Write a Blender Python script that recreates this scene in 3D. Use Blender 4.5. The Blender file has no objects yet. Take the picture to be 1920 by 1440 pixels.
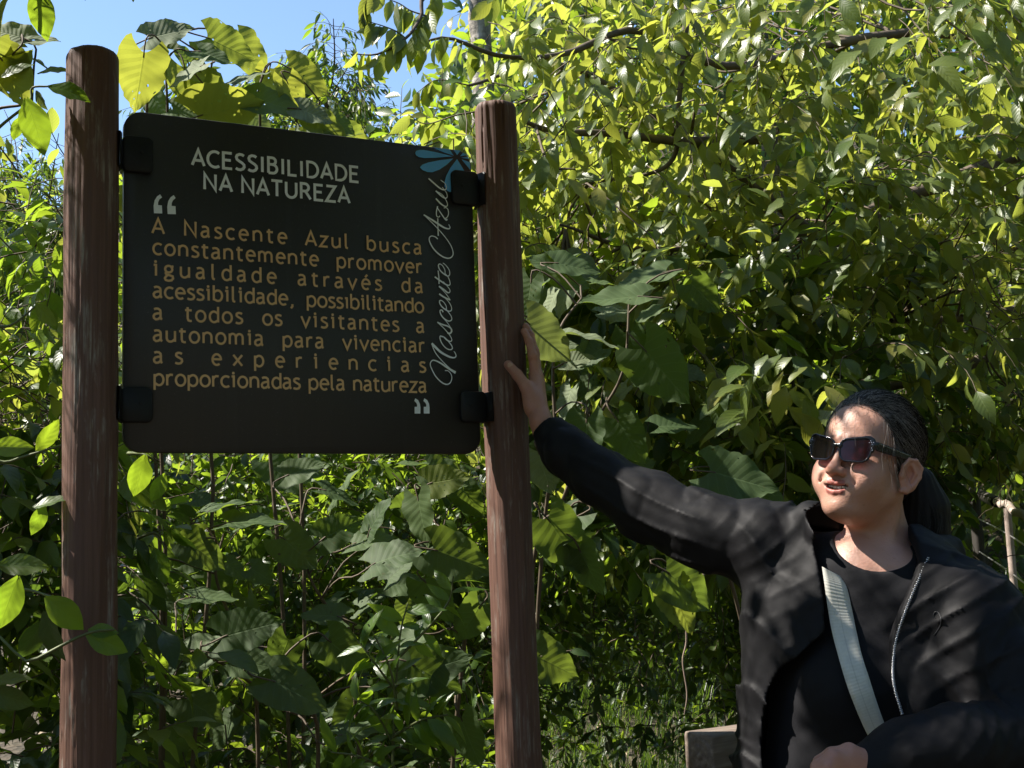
import bpy, math, random
import numpy as np
from mathutils import Matrix, Vector
R_ = math.radians
sc = bpy.context.scene
COL = sc.collection
rng = np.random.default_rng(11)
random.seed(11)

# ------------------------------------------------------------------ camera
FPX, PITCH, ROLL, CAMZ = 2436.0, R_(7.736), R_(2.163), 1.35
cF = np.array([0, math.cos(PITCH), math.sin(PITCH)])
_U = np.array([0, -math.sin(PITCH), math.cos(PITCH)])
_R = np.array([1.0, 0, 0])
cR = _R * math.cos(ROLL) - _U * math.sin(ROLL)
cU = _R * math.sin(ROLL) + _U * math.cos(ROLL)
CAM = np.array([0, 0, CAMZ])
cd = bpy.data.cameras.new('camera')
cd.lens = 36 * FPX / 1920
cd.sensor_width = 36
cd.clip_start = 0.05
cd.clip_end = 400
cam = bpy.data.objects.new('camera', cd)
COL.objects.link(cam)
m = Matrix.Identity(4)
for i in range(3):
    m[i][0], m[i][1], m[i][2], m[i][3] = cR[i], cU[i], -cF[i], CAM[i]
cam.matrix_world = m
sc.camera = cam

# ------------------------------------------------------------------ sky, sun, exposure
SUN_AZ, SUN_EL = R_(174), R_(50)       # azimuth measured from +X towards +Y
SUN = np.array([math.cos(SUN_EL) * math.cos(SUN_AZ), math.cos(SUN_EL) * math.sin(SUN_AZ), math.sin(SUN_EL)])
w = bpy.data.worlds.new('World')
sc.world = w
w.use_nodes = True
nt = w.node_tree
nt.nodes.clear()
sky = nt.nodes.new('ShaderNodeTexSky')
sky.sky_type = 'NISHITA'
sky.sun_disc = False
sky.sun_elevation = SUN_EL
sky.sun_rotation = math.pi / 2 - SUN_AZ
sky.air_density = 1.0
sky.dust_density = 0.2
sky.ozone_density = 2.6
bg = nt.nodes.new('ShaderNodeBackground')
bg.inputs['Strength'].default_value = 0.095
wo = nt.nodes.new('ShaderNodeOutputWorld')
nt.links.new(sky.outputs[0], bg.inputs[0])
nt.links.new(bg.outputs[0], wo.inputs[0])
sl = bpy.data.lights.new('sun', 'SUN')
sl.energy = 5
sl.angle = R_(0.53)
sl.color = (1.0, 0.94, 0.85)
so = bpy.data.objects.new('sun', sl)
COL.objects.link(so)
so.rotation_euler = Vector(SUN).to_track_quat('Z', 'Y').to_euler()
so.location = (-3, 1, 8)
sc.view_settings.view_transform = 'Standard'
sc.view_settings.look = 'None'
sc.view_settings.gamma = 1
sc.view_settings.exposure = 1.42
sc.view_settings.use_curve_mapping = False
sc.cycles.max_bounces = 8
sc.cycles.diffuse_bounces = 3
sc.cycles.transmission_bounces = 5
sc.cycles.transparent_max_bounces = 12
sc.cycles.caustics_reflective = False
sc.cycles.caustics_refractive = False


# ------------------------------------------------------------------ helpers
def P(px, py, y):
    """world point on the sight line through a photo pixel, at world depth y"""
    d = cF + cR * ((px - 960) / FPX) + cU * ((720 - py) / FPX)
    return CAM + d * (y / d[1])


def proj(p):
    d = np.atleast_2d(p) - CAM
    z = d @ cF
    return np.stack([960 + FPX * (d @ cR) / z, 720 - FPX * (d @ cU) / z, z], -1)


def nrm(v):
    v = np.asarray(v, float)
    return v / (np.linalg.norm(v) + 1e-12)


def tag(o, label=None, cat=None, group=None, kind=None):
    if label: o['label'] = label
    if cat: o['category'] = cat
    if group: o['group'] = group
    if kind: o['kind'] = kind
    return o


def empty(name, loc, label=None, cat=None, group=None, kind=None):
    o = bpy.data.objects.new(name, None)
    o.empty_display_size = 0.1
    COL.objects.link(o)
    o.location = Vector([float(c) for c in loc])
    return tag(o, label, cat, group, kind)


def link(name, me, parent=None, kind=None):
    """mesh given in world space; child of parent without moving"""
    o = bpy.data.objects.new(name, me)
    COL.objects.link(o)
    if parent is not None:
        o.parent = parent
        o.matrix_parent_inverse = Matrix.Translation(-parent.location if parent.parent is None else Vector((0, 0, 0)))
    if kind: o['kind'] = kind
    return o


def mk(name, V, F, mat=None, smooth=True, uv=None, attrs=None, matidx=None):
    """fast mesh from arrays. F: (n,k) array, or list of arrays with different k"""
    me = bpy.data.meshes.new(name)
    V = np.asarray(V, np.float32)
    if not isinstance(F, list): F = [F]
    F = [np.asarray(f, np.int32) for f in F if len(f)]
    if F and F[0].ndim == 1:
        loops = np.concatenate(F)
        tot = np.array([len(f) for f in F], np.int32)
    else:
        loops = np.concatenate([f.ravel() for f in F])
        tot = np.concatenate([np.full(len(f), f.shape[1], np.int32) for f in F])
    me.vertices.add(len(V))
    me.vertices.foreach_set('co', V.ravel())
    me.loops.add(len(loops))
    me.loops.foreach_set('vertex_index', loops)
    me.polygons.add(len(tot))
    st = np.concatenate([[0], np.cumsum(tot)[:-1]]).astype(np.int32)
    me.polygons.foreach_set('loop_start', st)
    me.polygons.foreach_set('loop_total', tot)
    if smooth: me.polygons.foreach_set('use_smooth', np.ones(len(tot), bool))
    if matidx is not None: me.polygons.foreach_set('material_index', np.asarray(matidx, np.int32))
    if uv is not None:
        l = me.uv_layers.new(name='UVMap')
        l.data.foreach_set('uv', np.asarray(uv, np.float32)[loops].ravel())
    if attrs:
        for k, a in attrs.items():
            a = np.asarray(a, np.float32)
            if a.ndim == 1:
                at = me.attributes.new(k, 'FLOAT', 'POINT')
                at.data.foreach_set('value', a)
            else:
                at = me.attributes.new(k, 'FLOAT_COLOR', 'POINT')
                at.data.foreach_set('color', a.ravel())
    me.update(calc_edges=True)
    if mat is not None:
        for mm in (mat if isinstance(mat, (list, tuple)) else [mat]): me.materials.append(mm)
    return me


# ------------------------------------------------------------------ node helpers
class NT:
    def __init__(s, name):
        s.mat = bpy.data.materials.new(name)
        s.mat.use_nodes = True
        s.t = s.mat.node_tree
        s.t.nodes.clear()
        s.out = s.n('OutputMaterial')

    def n(s, typ, **kw):
        nd = s.t.nodes.new('ShaderNode' + typ)
        for k, v in kw.items():
            if k.startswith('_'):
                setattr(nd, k[1:], v)
            else:
                key = k.replace('__', ' ')
                s.put(nd, key, v)
        return nd

    def put(s, nd, key, v):
        inp = nd.inputs[int(key[1:])] if key[0] == 'i' and key[1:].isdigit() else nd.inputs[key]
        if isinstance(v, bpy.types.NodeSocket):
            s.t.links.new(v, inp)
        elif isinstance(v, bpy.types.Node):
            s.t.links.new(v.outputs[0], inp)
        else:
            if hasattr(inp.default_value, '__len__') and hasattr(v, '__len__') and len(inp.default_value) == 4 and len(v) == 3:
                v = (*v, 1)
            inp.default_value = v

    def math(s, op, a, b=0.0, c=None, clamp=False):
        nd = s.n('Math', _operation=op, i0=a, i1=b)
        if c is not None: s.put(nd, 'i2', c)
        nd.use_clamp = clamp
        return nd.outputs[0]

    def mix(s, f, a, b, blend='MIX'):
        nd = s.n('Mix')
        nd.data_type = 'RGBA'
        nd.blend_type = blend
        s.put(nd, 'i0', f)
        s.put(nd, 'i6', a)
        s.put(nd, 'i7', b)
        return nd.outputs[2]

    def ramp(s, fac, stops):
        nd = s.n('ValToRGB', Fac=fac)
        e = nd.color_ramp.elements
        while len(e) < len(stops): e.new(0.5)
        for i, (p, c) in enumerate(stops):
            e[i].position = p
            if not hasattr(c, '__len__'): c = (c, c, c)
            e[i].color = (*c[:3], 1)
        return nd.outputs[0]

    def noise(s, vec, scale, detail=3, rough=0.55, out=0):
        nd = s.n('TexNoise', Scale=scale, Detail=detail, Roughness=rough)
        if vec is not None: s.put(nd, 'Vector', vec)
        return nd.outputs[out]

    def coord(s, which='Object'):
        return s.n('TexCoord').outputs[which]

    def mapping(s, vec, scale=(1, 1, 1), rot=(0, 0, 0)):
        nd = s.n('Mapping', Vector=vec)
        nd.inputs['Scale'].default_value = scale
        nd.inputs['Rotation'].default_value = rot
        return nd.outputs[0]

    def bump(s, h, strength=0.3, dist=0.002, normal=None):
        nd = s.n('Bump', Height=h, Strength=strength, Distance=dist)
        if normal is not None: s.put(nd, 'Normal', normal)
        return nd.outputs[0]

    def bsdf(s, **kw):
        nd = s.n('BsdfPrincipled', **kw)
        return nd

    def done(s, sh):
        s.t.links.new(sh.outputs[0] if isinstance(sh, bpy.types.Node) else sh, s.out.inputs[0])
        return s.mat


def simple_mat(name, col, rough=0.6, metal=0.0, noise_amt=0.15, scale=30, bump=0.0, spec=0.5):
    t = NT(name)
    c = t.coord()
    n = t.noise(c, scale, 4)
    colr = t.mix(n, tuple(x * (1 - noise_amt) for x in col), tuple(min(1, x * (1 + noise_amt)) for x in col))
    b = t.bsdf(Base__Color=colr, Roughness=rough, Metallic=metal)
    b.inputs['Specular IOR Level'].default_value = spec
    if bump: t.put(b, 'Normal', t.bump(n, bump, 0.003))
    return t.done(b)


# ------------------------------------------------------------------ tubes
def frames(pts):
    pts = np.asarray(pts, float)
    T = np.gradient(pts, axis=0)
    T /= np.linalg.norm(T, axis=1)[:, None] + 1e-12
    a = np.array([0, 0, 1.0]) if abs(T[0][2]) < 0.9 else np.array([1.0, 0, 0])
    N = np.zeros_like(T)
    n = nrm(np.cross(T[0], a))
    for i in range(len(T)):
        n = n - T[i] * (n @ T[i])
        n = nrm(n)
        N[i] = n
    return T, N, np.cross(T, N)


def tube_arrays(lines, sides=6):
    """lines: list of (pts (n,3), radii (n,)); returns V, quads"""
    Vs, Fs, off = [], [], 0
    ang = np.linspace(0, 2 * np.pi, sides, endpoint=False)
    ca, sa = np.cos(ang), np.sin(ang)
    for pts, rad in lines:
        pts = np.asarray(pts, float)
        n = len(pts)
        rad = np.broadcast_to(np.asarray(rad, float), (n,))
        T, N, B = frames(pts)
        V = pts[:, None, :] + rad[:, None, None] * (ca[None, :, None] * N[:, None, :] + sa[None, :, None] * B[:, None, :])
        Vs.append(V.reshape(-1, 3))
        i = np.arange(n - 1)[:, None] * sides
        j = np.arange(sides)[None, :]
        k = (j + 1) % sides
        q = np.stack([i + j, i + k, i + sides + k, i + sides + j], -1).reshape(-1, 4) + off
        Fs.append(q)
        off += n * sides
    return np.concatenate(Vs), np.concatenate(Fs)


def smooth_line(pts, n=24):
    """Catmull-Rom through points (k, any dim)"""
    p = np.asarray(pts, float)
    if len(p) < 3:
        t = np.linspace(0, 1, n)[:, None]
        return p[0] * (1 - t) + p[-1] * t
    q = np.concatenate([[2 * p[0] - p[1]], p, [2 * p[-1] - p[-2]]])
    out = []
    t = np.linspace(0, len(p) - 1 - 1e-9, n)
    i = t.astype(int)
    f = (t - i)[:, None]
    a, b, c, d = q[i], q[i + 1], q[i + 2], q[i + 3]
    return 0.5 * (2 * b + (c - a) * f + (2 * a - 5 * b + 4 * c - d) * f ** 2 + (3 * b - a - 3 * c + d) * f ** 3)


def box_arrays(cx, sx, M=None):
    s = np.array(sx) / 2
    v = np.array([[x, y, z] for x in (-1, 1) for y in (-1, 1) for z in (-1, 1)]) * s
    if M is not None: v = v @ np.asarray(M).T
    v = v + np.array(cx)
    f = np.array([[0, 1, 3, 2], [4, 6, 7, 5], [0, 4, 5, 1], [2, 3, 7, 6], [0, 2, 6, 4], [1, 5, 7, 3]])
    return v, f


def join_arrays(parts):
    Vs, Fs, o = [], [], 0
    for V, F in parts:
        Vs.append(V)
        Fs.append(np.asarray(F) + o)
        o += len(V)
    return np.concatenate(Vs), np.concatenate(Fs)
# ------------------------------------------------------------------ sculpting by distance fields (numpy) + surface nets
def sdf_mesh(f, lo, hi, h, B=8, slack=1.5):
    lo, hi = np.array(lo, float), np.array(hi, float)
    nb = np.ceil((hi - lo) / (h * B)).astype(int)
    bi = np.stack(np.meshgrid(*[np.arange(k) for k in nb], indexing='ij'), -1).reshape(-1, 3)
    cen = lo + (bi + 0.5) * B * h
    v = np.concatenate([f(c) for c in np.array_split(cen, max(1, len(cen) // 100000))])
    bi = bi[np.abs(v) < h * B * 0.87 * slack + 2 * h]
    loc = np.stack(np.meshgrid(*[np.arange(-1, B + 1)] * 3, indexing='ij'), -1).reshape(-1, 3)
    S = B + 2
    keysV, posV, quads = [], [], []
    BIG = 1 << 20
    edges = [(0, 1), (2, 3), (4, 5), (6, 7), (0, 2), (1, 3), (4, 6), (5, 7), (0, 4), (1, 5), (2, 6), (3, 7)]
    cor = np.array([[i, j, k] for i in (0, 1) for j in (0, 1) for k in (0, 1)])
    for ch in np.array_split(bi, max(1, len(bi) // 250 + 1)):
        if not len(ch): continue
        g = (ch[:, None, :] * B + loc[None]).reshape(-1, 3)
        val = f(lo + g * h).reshape(len(ch), S, S, S)
        ins = val < 0
        cc = np.stack([val[:, a:S - 1 + a, b:S - 1 + b, c:S - 1 + c] for a, b, c in cor], -1)
        ci = cc < 0
        act = ci.any(-1) & ~ci.all(-1)
        idx = np.argwhere(act)
        if not len(idx): continue
        cv = cc[act]
        acc = np.zeros((len(cv), 3))
        cnt = np.zeros(len(cv))
        for a, b in edges:
            va, vb = cv[:, a], cv[:, b]
            s = (va < 0) != (vb < 0)
            t = np.where(s, va / np.where(s, va - vb, 1), 0)
            acc += s[:, None] * (cor[a] + t[:, None] * (cor[b] - cor[a]))
            cnt += s
        gc = ch[idx[:, 0]] * B + idx[:, 1:] - 1
        keysV.append(((gc[:, 0] + 8) * BIG + gc[:, 1] + 8) * BIG + gc[:, 2] + 8)
        posV.append(lo + (gc + acc / cnt[:, None]) * h)
        for ax in range(3):
            sl0 = [slice(None)] + [slice(1, B + 1)] * 3
            sl1 = list(sl0)
            sl1[ax + 1] = slice(2, B + 2)
            a, b = ins[tuple(sl0)], ins[tuple(sl1)]
            e = np.argwhere(a != b)
            if not len(e): continue
            up = a[tuple(e.T)]
            ge = ch[e[:, 0]] * B + e[:, 1:]
            o1, o2 = (ax + 1) % 3, (ax + 2) % 3
            q = []
            for d1, d2 in ((0, 0), (-1, 0), (-1, -1), (0, -1)):
                g2 = ge.copy()
                g2[:, o1] += d1
                g2[:, o2] += d2
                q.append(((g2[:, 0] + 8) * BIG + g2[:, 1] + 8) * BIG + g2[:, 2] + 8)
            q = np.stack(q, -1)
            q[~up] = q[~up][:, ::-1]
            quads.append(q)
    K = np.concatenate(keysV)
    Pn = np.concatenate(posV)
    uk, ui = np.unique(K, return_index=True)
    Q = np.concatenate(quads)
    Fq = np.searchsorted(uk, Q)
    return Pn[ui], Fq


def relax(V, F, it=2, lam=.5):
    """a few rounds of smoothing take the grid steps out of thin edges"""
    V = V.copy()
    E_ = np.concatenate([F[:, [0, 1]], F[:, [1, 2]], F[:, [2, 3]], F[:, [3, 0]]])
    n = np.bincount(E_[:, 0], minlength=len(V)) + np.bincount(E_[:, 1], minlength=len(V)) + 1e-9
    for k in range(it):
        for l in (lam, -lam * .9):
            a = np.stack([np.bincount(E_[:, 0], V[E_[:, 1], c], len(V)) + np.bincount(E_[:, 1], V[E_[:, 0], c], len(V)) for c in range(3)], -1) / n[:, None]
            V += l * (a - V)
    return V


def main_piece(V, F, share=.02):
    """drop stray crumbs of a sculpted mesh"""
    E_ = np.concatenate([F[:, [0, 1]], F[:, [1, 2]], F[:, [2, 3]]])
    l = np.arange(len(V))
    for k in range(400):
        o = l.copy()
        m_ = np.minimum(l[E_[:, 0]], l[E_[:, 1]])
        np.minimum.at(l, E_[:, 0], m_)
        np.minimum.at(l, E_[:, 1], m_)
        l = l[l]
        if (l == o).all(): break
    c = np.bincount(l, minlength=len(V))
    keep = c[l] == c.max()
    new = np.cumsum(keep) - 1
    return V[keep], new[F[keep[F].all(1)]]


def smin(a, b, k):
    h = np.clip(0.5 + 0.5 * (b - a) / k, 0, 1)
    return b * (1 - h) + a * h - k * h * (1 - h)


def smax(a, b, k):
    return -smin(-a, -b, k)


def sph(p, c, r):
    return np.linalg.norm(p - np.asarray(c), axis=1) - r


def ell(p, c, r, M=None):
    q = p - np.asarray(c)
    if M is not None: q = q @ M
    r = np.asarray(r, float)
    k0 = np.linalg.norm(q / r, axis=1)
    k1 = np.linalg.norm(q / (r * r), axis=1)
    return k0 * (k0 - 1) / np.maximum(k1, 1e-9)


def cap(p, a, b, ra, rb=None):
    rb = ra if rb is None else rb
    a, b = np.asarray(a, float), np.asarray(b, float)
    ba = b - a
    t = np.clip((p - a) @ ba / max(ba @ ba, 1e-12), 0, 1)
    return np.linalg.norm(p - a - t[:, None] * ba, axis=1) - (ra + (rb - ra) * t)


def chain(p, pts, rad, k=0.01):
    d = None
    for i in range(len(pts) - 1):
        c = cap(p, pts[i], pts[i + 1], rad[i], rad[i + 1])
        d = c if d is None else smin(d, c, k)
    return d


def polyline_param(p, pts):
    """distance, parameter along an open polyline"""
    best = np.full(len(p), 1e9)
    par = np.zeros(len(p))
    for i in range(len(pts) - 1):
        a, b = np.asarray(pts[i]), np.asarray(pts[i + 1])
        ba = b - a
        t = np.clip((p - a) @ ba / (ba @ ba), 0, 1)
        d = np.linalg.norm(p - a - t[:, None] * ba, axis=1)
        s = d < best
        best[s] = d[s]
        par[s] = i + t[s]
    return best, par


def poly2d(p, poly):
    """signed distance to a closed 2D polygon, negative inside"""
    poly = np.asarray(poly, float)
    n = len(poly)
    d = np.full(len(p), 1e9)
    s = np.ones(len(p))
    for i in range(n):
        a, b = poly[i], poly[(i + 1) % n]
        e = b - a
        w_ = p - a
        t = np.clip((w_ @ e) / (e @ e), 0, 1)
        d = np.minimum(d, ((w_ - t[:, None] * e) ** 2).sum(1))
        c1 = p[:, 1] >= a[1]
        c2 = p[:, 1] < b[1]
        c3 = e[0] * w_[:, 1] > e[1] * w_[:, 0]
        flip = (c1 & c2 & c3) | (~c1 & ~c2 & ~c3)
        s[flip] *= -1
    return s * np.sqrt(d)


def local(group_c, group_r, fn):
    """evaluate fn only near its place"""
    def g(p):
        d = np.linalg.norm(p - group_c, axis=1) - group_r
        out = np.maximum(d, 0.02) + 0.0
        mk_ = d < 0.03
        if mk_.any(): out[mk_] = fn(p[mk_])
        return out
    return g


def waves(p, seed, scale, n=6, aniso=(1, 1, 1)):
    """smooth pseudo noise, about -1..1"""
    r = np.random.default_rng(seed)
    o = np.zeros(len(p))
    q = p * np.asarray(aniso)
    for i in range(n):
        k = r.normal(size=3) * scale
        o += np.sin(q @ k + r.uniform(0, 6.28) + 1.3 * np.sin(q @ (r.normal(size=3) * scale * 0.6)))
    return o / n ** 0.5 / 1.2
# ------------------------------------------------------------------ the sign
def wood_post_mat():
    t = NT('stained_post_wood')
    c = t.coord()
    g = t.mapping(c, (60, 60, 2.2))
    n1 = t.noise(g, 1.6, 6, 0.6)
    n2 = t.noise(t.mapping(c, (160, 160, 5)), 1.2, 4, 0.6)
    n3 = t.noise(c, 5, 4)
    n4 = t.noise(t.mapping(c, (26, 26, 5.5)), 1.0, 5, 0.7)
    col = t.ramp(n1, [(0.25, (0.075, 0.037, 0.026)), (0.5, (0.125, 0.060, 0.041)), (0.75, (0.19, 0.102, 0.072))])
    col = t.mix(t.ramp(t.noise(t.mapping(c, (90, 90, 1.4)), 1.0, 3), [(.62, 0.0), (.70, .45)]), col, (.04, .022, .017))
    col = t.mix(t.math('MULTIPLY', n2, 0.55), col, (0.07, 0.032, 0.025))
    col = t.mix(t.math('MULTIPLY', n3, 0.35), col, (0.11, 0.07, 0.055))
    scr = t.ramp(n4, [(0.53, 0.0), (0.68, 1.0)])
    scr = t.math('MULTIPLY', scr, t.ramp(t.noise(t.mapping(c, (220, 220, 9)), 1.0, 3), [(0.42, 0.0), (0.62, 0.75)]))
    col = t.mix(scr, col, (0.33, 0.31, 0.27))
    b = t.bsdf(Base__Color=col, Roughness=t.ramp(n1, [(0.2, 0.5), (0.8, 0.72)]))
    b.inputs['Specular IOR Level'].default_value = 0.35
    h = t.math('ADD', n1, t.math('MULTIPLY', n2, 0.6))
    t.put(b, 'Normal', t.bump(t.math('ADD', h, t.math('MULTIPLY', t.ramp(t.noise(t.mapping(c, (90, 90, 1.4)), 1.0, 3), [(.62, 0.0), (.70, 1.0)]), -1.0)), 0.5, 0.0022))
    return t.done(b)


M_POST = wood_post_mat()
def panel_mat():
    t = NT('dark_panel_board')
    c = t.coord('Object')
    n = t.noise(c, 7, 5, .6)
    dust = t.ramp(t.noise(c, 260, 2), [(.66, 0.0), (.78, .35)])
    runs = t.ramp(t.noise(t.mapping(c, (40, 40, 1.6)), 1.0, 4), [(.55, 0.0), (.8, .25)])
    col = t.mix(n, (.016, .0145, .013), (.028, .025, .022))
    col = t.mix(dust, col, (.14, .13, .12))
    col = t.mix(runs, col, (.06, .055, .05))
    b = t.bsdf(Base__Color=col, Roughness=t.ramp(n, [(.3, .42), (.7, .6)]))
    t.put(b, 'Normal', t.bump(t.noise(c, 400, 2), .12, .0006))
    return t.done(b)


M_PANEL = panel_mat()
M_BRK = simple_mat('black_bracket_plastic', (0.007, 0.007, 0.008), 0.55, 0, 0.2, 12, 0.05, 0.3)
M_GREY = simple_mat('grey_print', (0.82, 0.86, 0.88), 0.6, 0, 0.06, 60)
M_TAN = simple_mat('tan_print', (0.70, 0.44, 0.20), 0.6, 0, 0.08, 60)
M_BLUE = simple_mat('blue_print', (0.13, 0.46, 0.95), 0.5, 0, 0.06, 60)
M_STEEL = simple_mat('dull_screw_metal', (0.22, 0.22, 0.22), 0.4, 1.0, 0.2, 80)

SG0 = np.array([-0.7158, 2.37, 1.5729])
SGW, SGH, SGA = 0.7264, 0.6519, R_(27.18)
SGD = np.array([math.cos(SGA), math.sin(SGA), 0])
SGN = np.array([math.sin(SGA), -math.cos(SGA), 0])      # out of the front


def SG(u, v, n=0.0):
    u, v = np.asarray(u, float), np.asarray(v, float)
    return SG0 + u[..., None] * SGD + v[..., None] * np.array([0, 0, 1.0]) + n * SGN


def uv_of(px, py):
    d = cF + cR * ((px - 960) / FPX) + cU * ((720 - py) / FPX)
    t = ((SG0 - CAM) @ SGN) / (d @ SGN)
    q = CAM + d * t - SG0
    return np.array([q @ SGD, q[2]])


def post_mesh(axis, top, r, cracks, seed):
    n, rings = 128, 260
    z = np.concatenate([np.linspace(-0.3, top - 0.03, rings), top - 0.03 + 0.03 * np.sin(np.linspace(0.1, 1, 10) * math.pi / 2)])
    taper = np.ones(len(z))
    e = np.clip((z - (top - 0.014)) / 0.014, 0, 1)
    rr = r * (1 - 0.17 * (1 - np.sqrt(np.maximum(0, 1 - e ** 2 * 0.999))))
    a = np.linspace(0, 2 * np.pi, n, endpoint=False)
    Z, A = np.meshgrid(z, a, indexing='ij')
    q = np.stack([np.cos(A).ravel() * 2, np.sin(A).ravel() * 2, Z.ravel() * 2.2], -1)
    disp = 0.0022 * waves(q, seed, 1.6) + 0.0008 * waves(q, seed + 1, 6, aniso=(3, 3, .6))
    disp = disp.reshape(Z.shape)
    for (ca, z0, z1, wdt, dep) in cracks:
        wob = 0.03 * np.sin(Z * 23 + ca) + 0.02 * np.sin(Z * 61)
        da = np.abs((A - ca - wob + np.pi) % (2 * np.pi) - np.pi)
        env = np.clip((Z - z0) / 0.05, 0, 1) * np.clip((z1 - Z) / 0.01 + 1, 0, 1)
        disp -= dep * np.exp(-(da / wdt) ** 2) * env
    Rr = rr[:, None] * (1 + 0.0 * Z) + disp
    V = np.stack([axis[0] + np.cos(A) * Rr, axis[1] + np.sin(A) * Rr, Z], -1).reshape(-1, 3)
    i = np.arange(len(z) - 1)[:, None] * n
    j = np.arange(n)[None]
    k = (j + 1) % n
    F = np.stack([i + j, i + k, i + n + k, i + n + j], -1).reshape(-1, 4)
    # top disc with rough cut
    nr = 14
    base = len(V)
    last = V[-n:]
    cen = np.array([axis[0], axis[1], 0])
    tv, tf = [], []
    prev = np.arange(len(V) - n, len(V))
    for s in range(1, nr):
        fr = 1 - s / nr
        ring = last.copy()
        ring[:, :2] = cen[:2] + (last[:, :2] - cen[:2]) * fr
        ring[:, 2] = top + 0.003 * (1 - fr) + 0.0012 * waves(ring, seed + 5, 90)
        tv.append(ring)
        cur = base + np.arange(n)
        base += n
        tf.append(np.stack([prev, np.roll(prev, -1), np.roll(cur, -1), cur], -1))
        prev = cur
    V = np.concatenate([V] + tv + [np.array([[axis[0], axis[1], top + 0.003]])])
    F = np.concatenate([F] + tf)
    T3 = np.stack([prev, np.roll(prev, -1), np.full(n, len(V) - 1)], -1)
    return mk('post', V, [F, T3], M_POST)


# post axes: found from the photo edges at mid height
def post_axis(px, py, y):
    return P(px, py, y)[:2]


PL = post_axis(171, 600, 2.335)
PR = post_axis(943, 640, 2.735)
TOPL = P(168, 100, 2.335)[2]
TOPR = P(922, 199, 2.735)[2]
sign = empty('information_sign', (*(SG0 + SGD * SGW / 2)[:2], 0), 'dark information board with tan and grey lettering clamped between two brown round posts', 'sign')
link('post', post_mesh(PL, TOPL, 0.0475, [(R_(212), TOPL - 0.16, TOPL + .1, 0.022, 0.007), (R_(262), 0.6, 1.9, 0.012, 0.002)], 3), sign)
link('post', post_mesh(PR, TOPR, 0.0455, [(R_(235), TOPR - 0.17, TOPR + .1, 0.02, 0.006), (R_(290), TOPR - 0.1, TOPR + .1, 0.016, 0.004), (R_(215), 1.2, 1.9, 0.012, .002)], 8), sign)


def rounded_rect(w_, h_, r, n=10):
    pts = []
    for cx, cy, a0 in ((w_ - r, r, -90), (w_ - r, h_ - r, 0), (r, h_ - r, 90), (r, r, 180)):
        for k in range(n + 1):
            a = R_(a0 + 90 * k / n)
            pts.append((cx + r * math.cos(a), cy + r * math.sin(a)))
    return np.array(pts)


def slab(outline, map_, n0, n1, name, mat, bevel=0.0012):
    """outline ccw (k,2) -> prism between depths n0 (back) and n1 (front), bevelled front edge"""
    k = len(outline)
    c = outline.mean(0)
    dirs = np.roll(outline, -1, 0) - np.roll(outline, 1, 0)
    nn = np.stack([dirs[:, 1], -dirs[:, 0]], -1)
    nn /= np.linalg.norm(nn, axis=1)[:, None] + 1e-9
    ins = outline - nn * bevel
    L = [map_(outline[:, 0], outline[:, 1], n0), map_(outline[:, 0], outline[:, 1], n1 - bevel), map_(ins[:, 0], ins[:, 1], n1)]
    V = np.concatenate(L)
    j = np.arange(k)
    jn = (j + 1) % k
    q = [np.stack([a * k + j, a * k + jn, (a + 1) * k + jn, (a + 1) * k + j], -1) for a in (0, 1)]
    F = [list(r) for r in np.concatenate(q)] + [list(2 * k + j)] + [list(j[::-1])]
    me = mk(name, V, [np.array(f) for f in F], mat, smooth=False)
    return me


panel = link('panel', slab(rounded_rect(SGW, SGH, 0.034), SG, -0.016, 0.0, 'panel', M_PANEL), sign)


# brackets: a rounded plate over the board edge with a tongue to the post
def bracket(x0, y0, x1, y1, side, post):
    a = uv_of(x0, y1)
    b = uv_of(x1, y0)
    w_, h_ = b[0] - a[0], b[1] - a[1]
    o = rounded_rect(w_, h_, 0.011)
    mp = lambda u, v, n: SG(u + a[0], v + a[1], n)
    me = slab(o, mp, -0.026, 0.010, 'bracket', M_BRK, 0.002)
    br = link('bracket', me, sign)
    # clamping collar hugging the post side
    V, F = [], []
    ang0 = math.atan2(SGD[1], SGD[0]) if side < 0 else math.atan2(-SGD[1], -SGD[0])
    r = 0.0485 if side < 0 else 0.0465
    z0, z1 = SG0[2] + a[1] + 0.002, SG0[2] + b[1] - 0.002
    nseg = 14
    for k in range(nseg + 1):
        t = ang0 + R_(-32 + 64 * k / nseg)
        for rr, z in ((r, z0), (r + 0.005, z0), (r + 0.005, z1), (r, z1)):
            V.append((post[0] + rr * math.cos(t), post[1] + rr * math.sin(t), z))
    for k in range(nseg):
        for s in range(4):
            F.append((k * 4 + s, k * 4 + (s + 1) % 4, k * 4 + 4 + (s + 1) % 4, k * 4 + 4 + s))
    link('collar', mk('collar', V, np.array(F), M_BRK, smooth=False), br)
    # screw head on the plate
    cc = a + np.array([w_ * (0.62 if side < 0 else 0.38), h_ * 0.55])
    ang = np.linspace(0, 2 * np.pi, 14, endpoint=False)
    sc_ = np.stack([cc[0] + 0.0035 * np.cos(ang), cc[1] + 0.0035 * np.sin(ang)], -1)
    link('screw', slab(sc_, SG, 0.009, 0.0112, 'screw', M_BRK, 0.0006), br)


bracket(228, 261, 285, 322, -1, PL)
bracket(224, 728, 285, 792, -1, PL)
bracket(846, 325, 893, 383, 1, PR)
bracket(862, 735, 908, 792, 1, PR)

# ---- lettering: stroke alphabet (x advance in em, strokes as polylines), x-height .53, caps .72
def arc(cx, cy, rx, ry, a0, a1, n=14):
    t = np.radians(np.linspace(a0, a1, n))
    return [(cx + rx * math.cos(a), cy + ry * math.sin(a)) for a in t]


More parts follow.
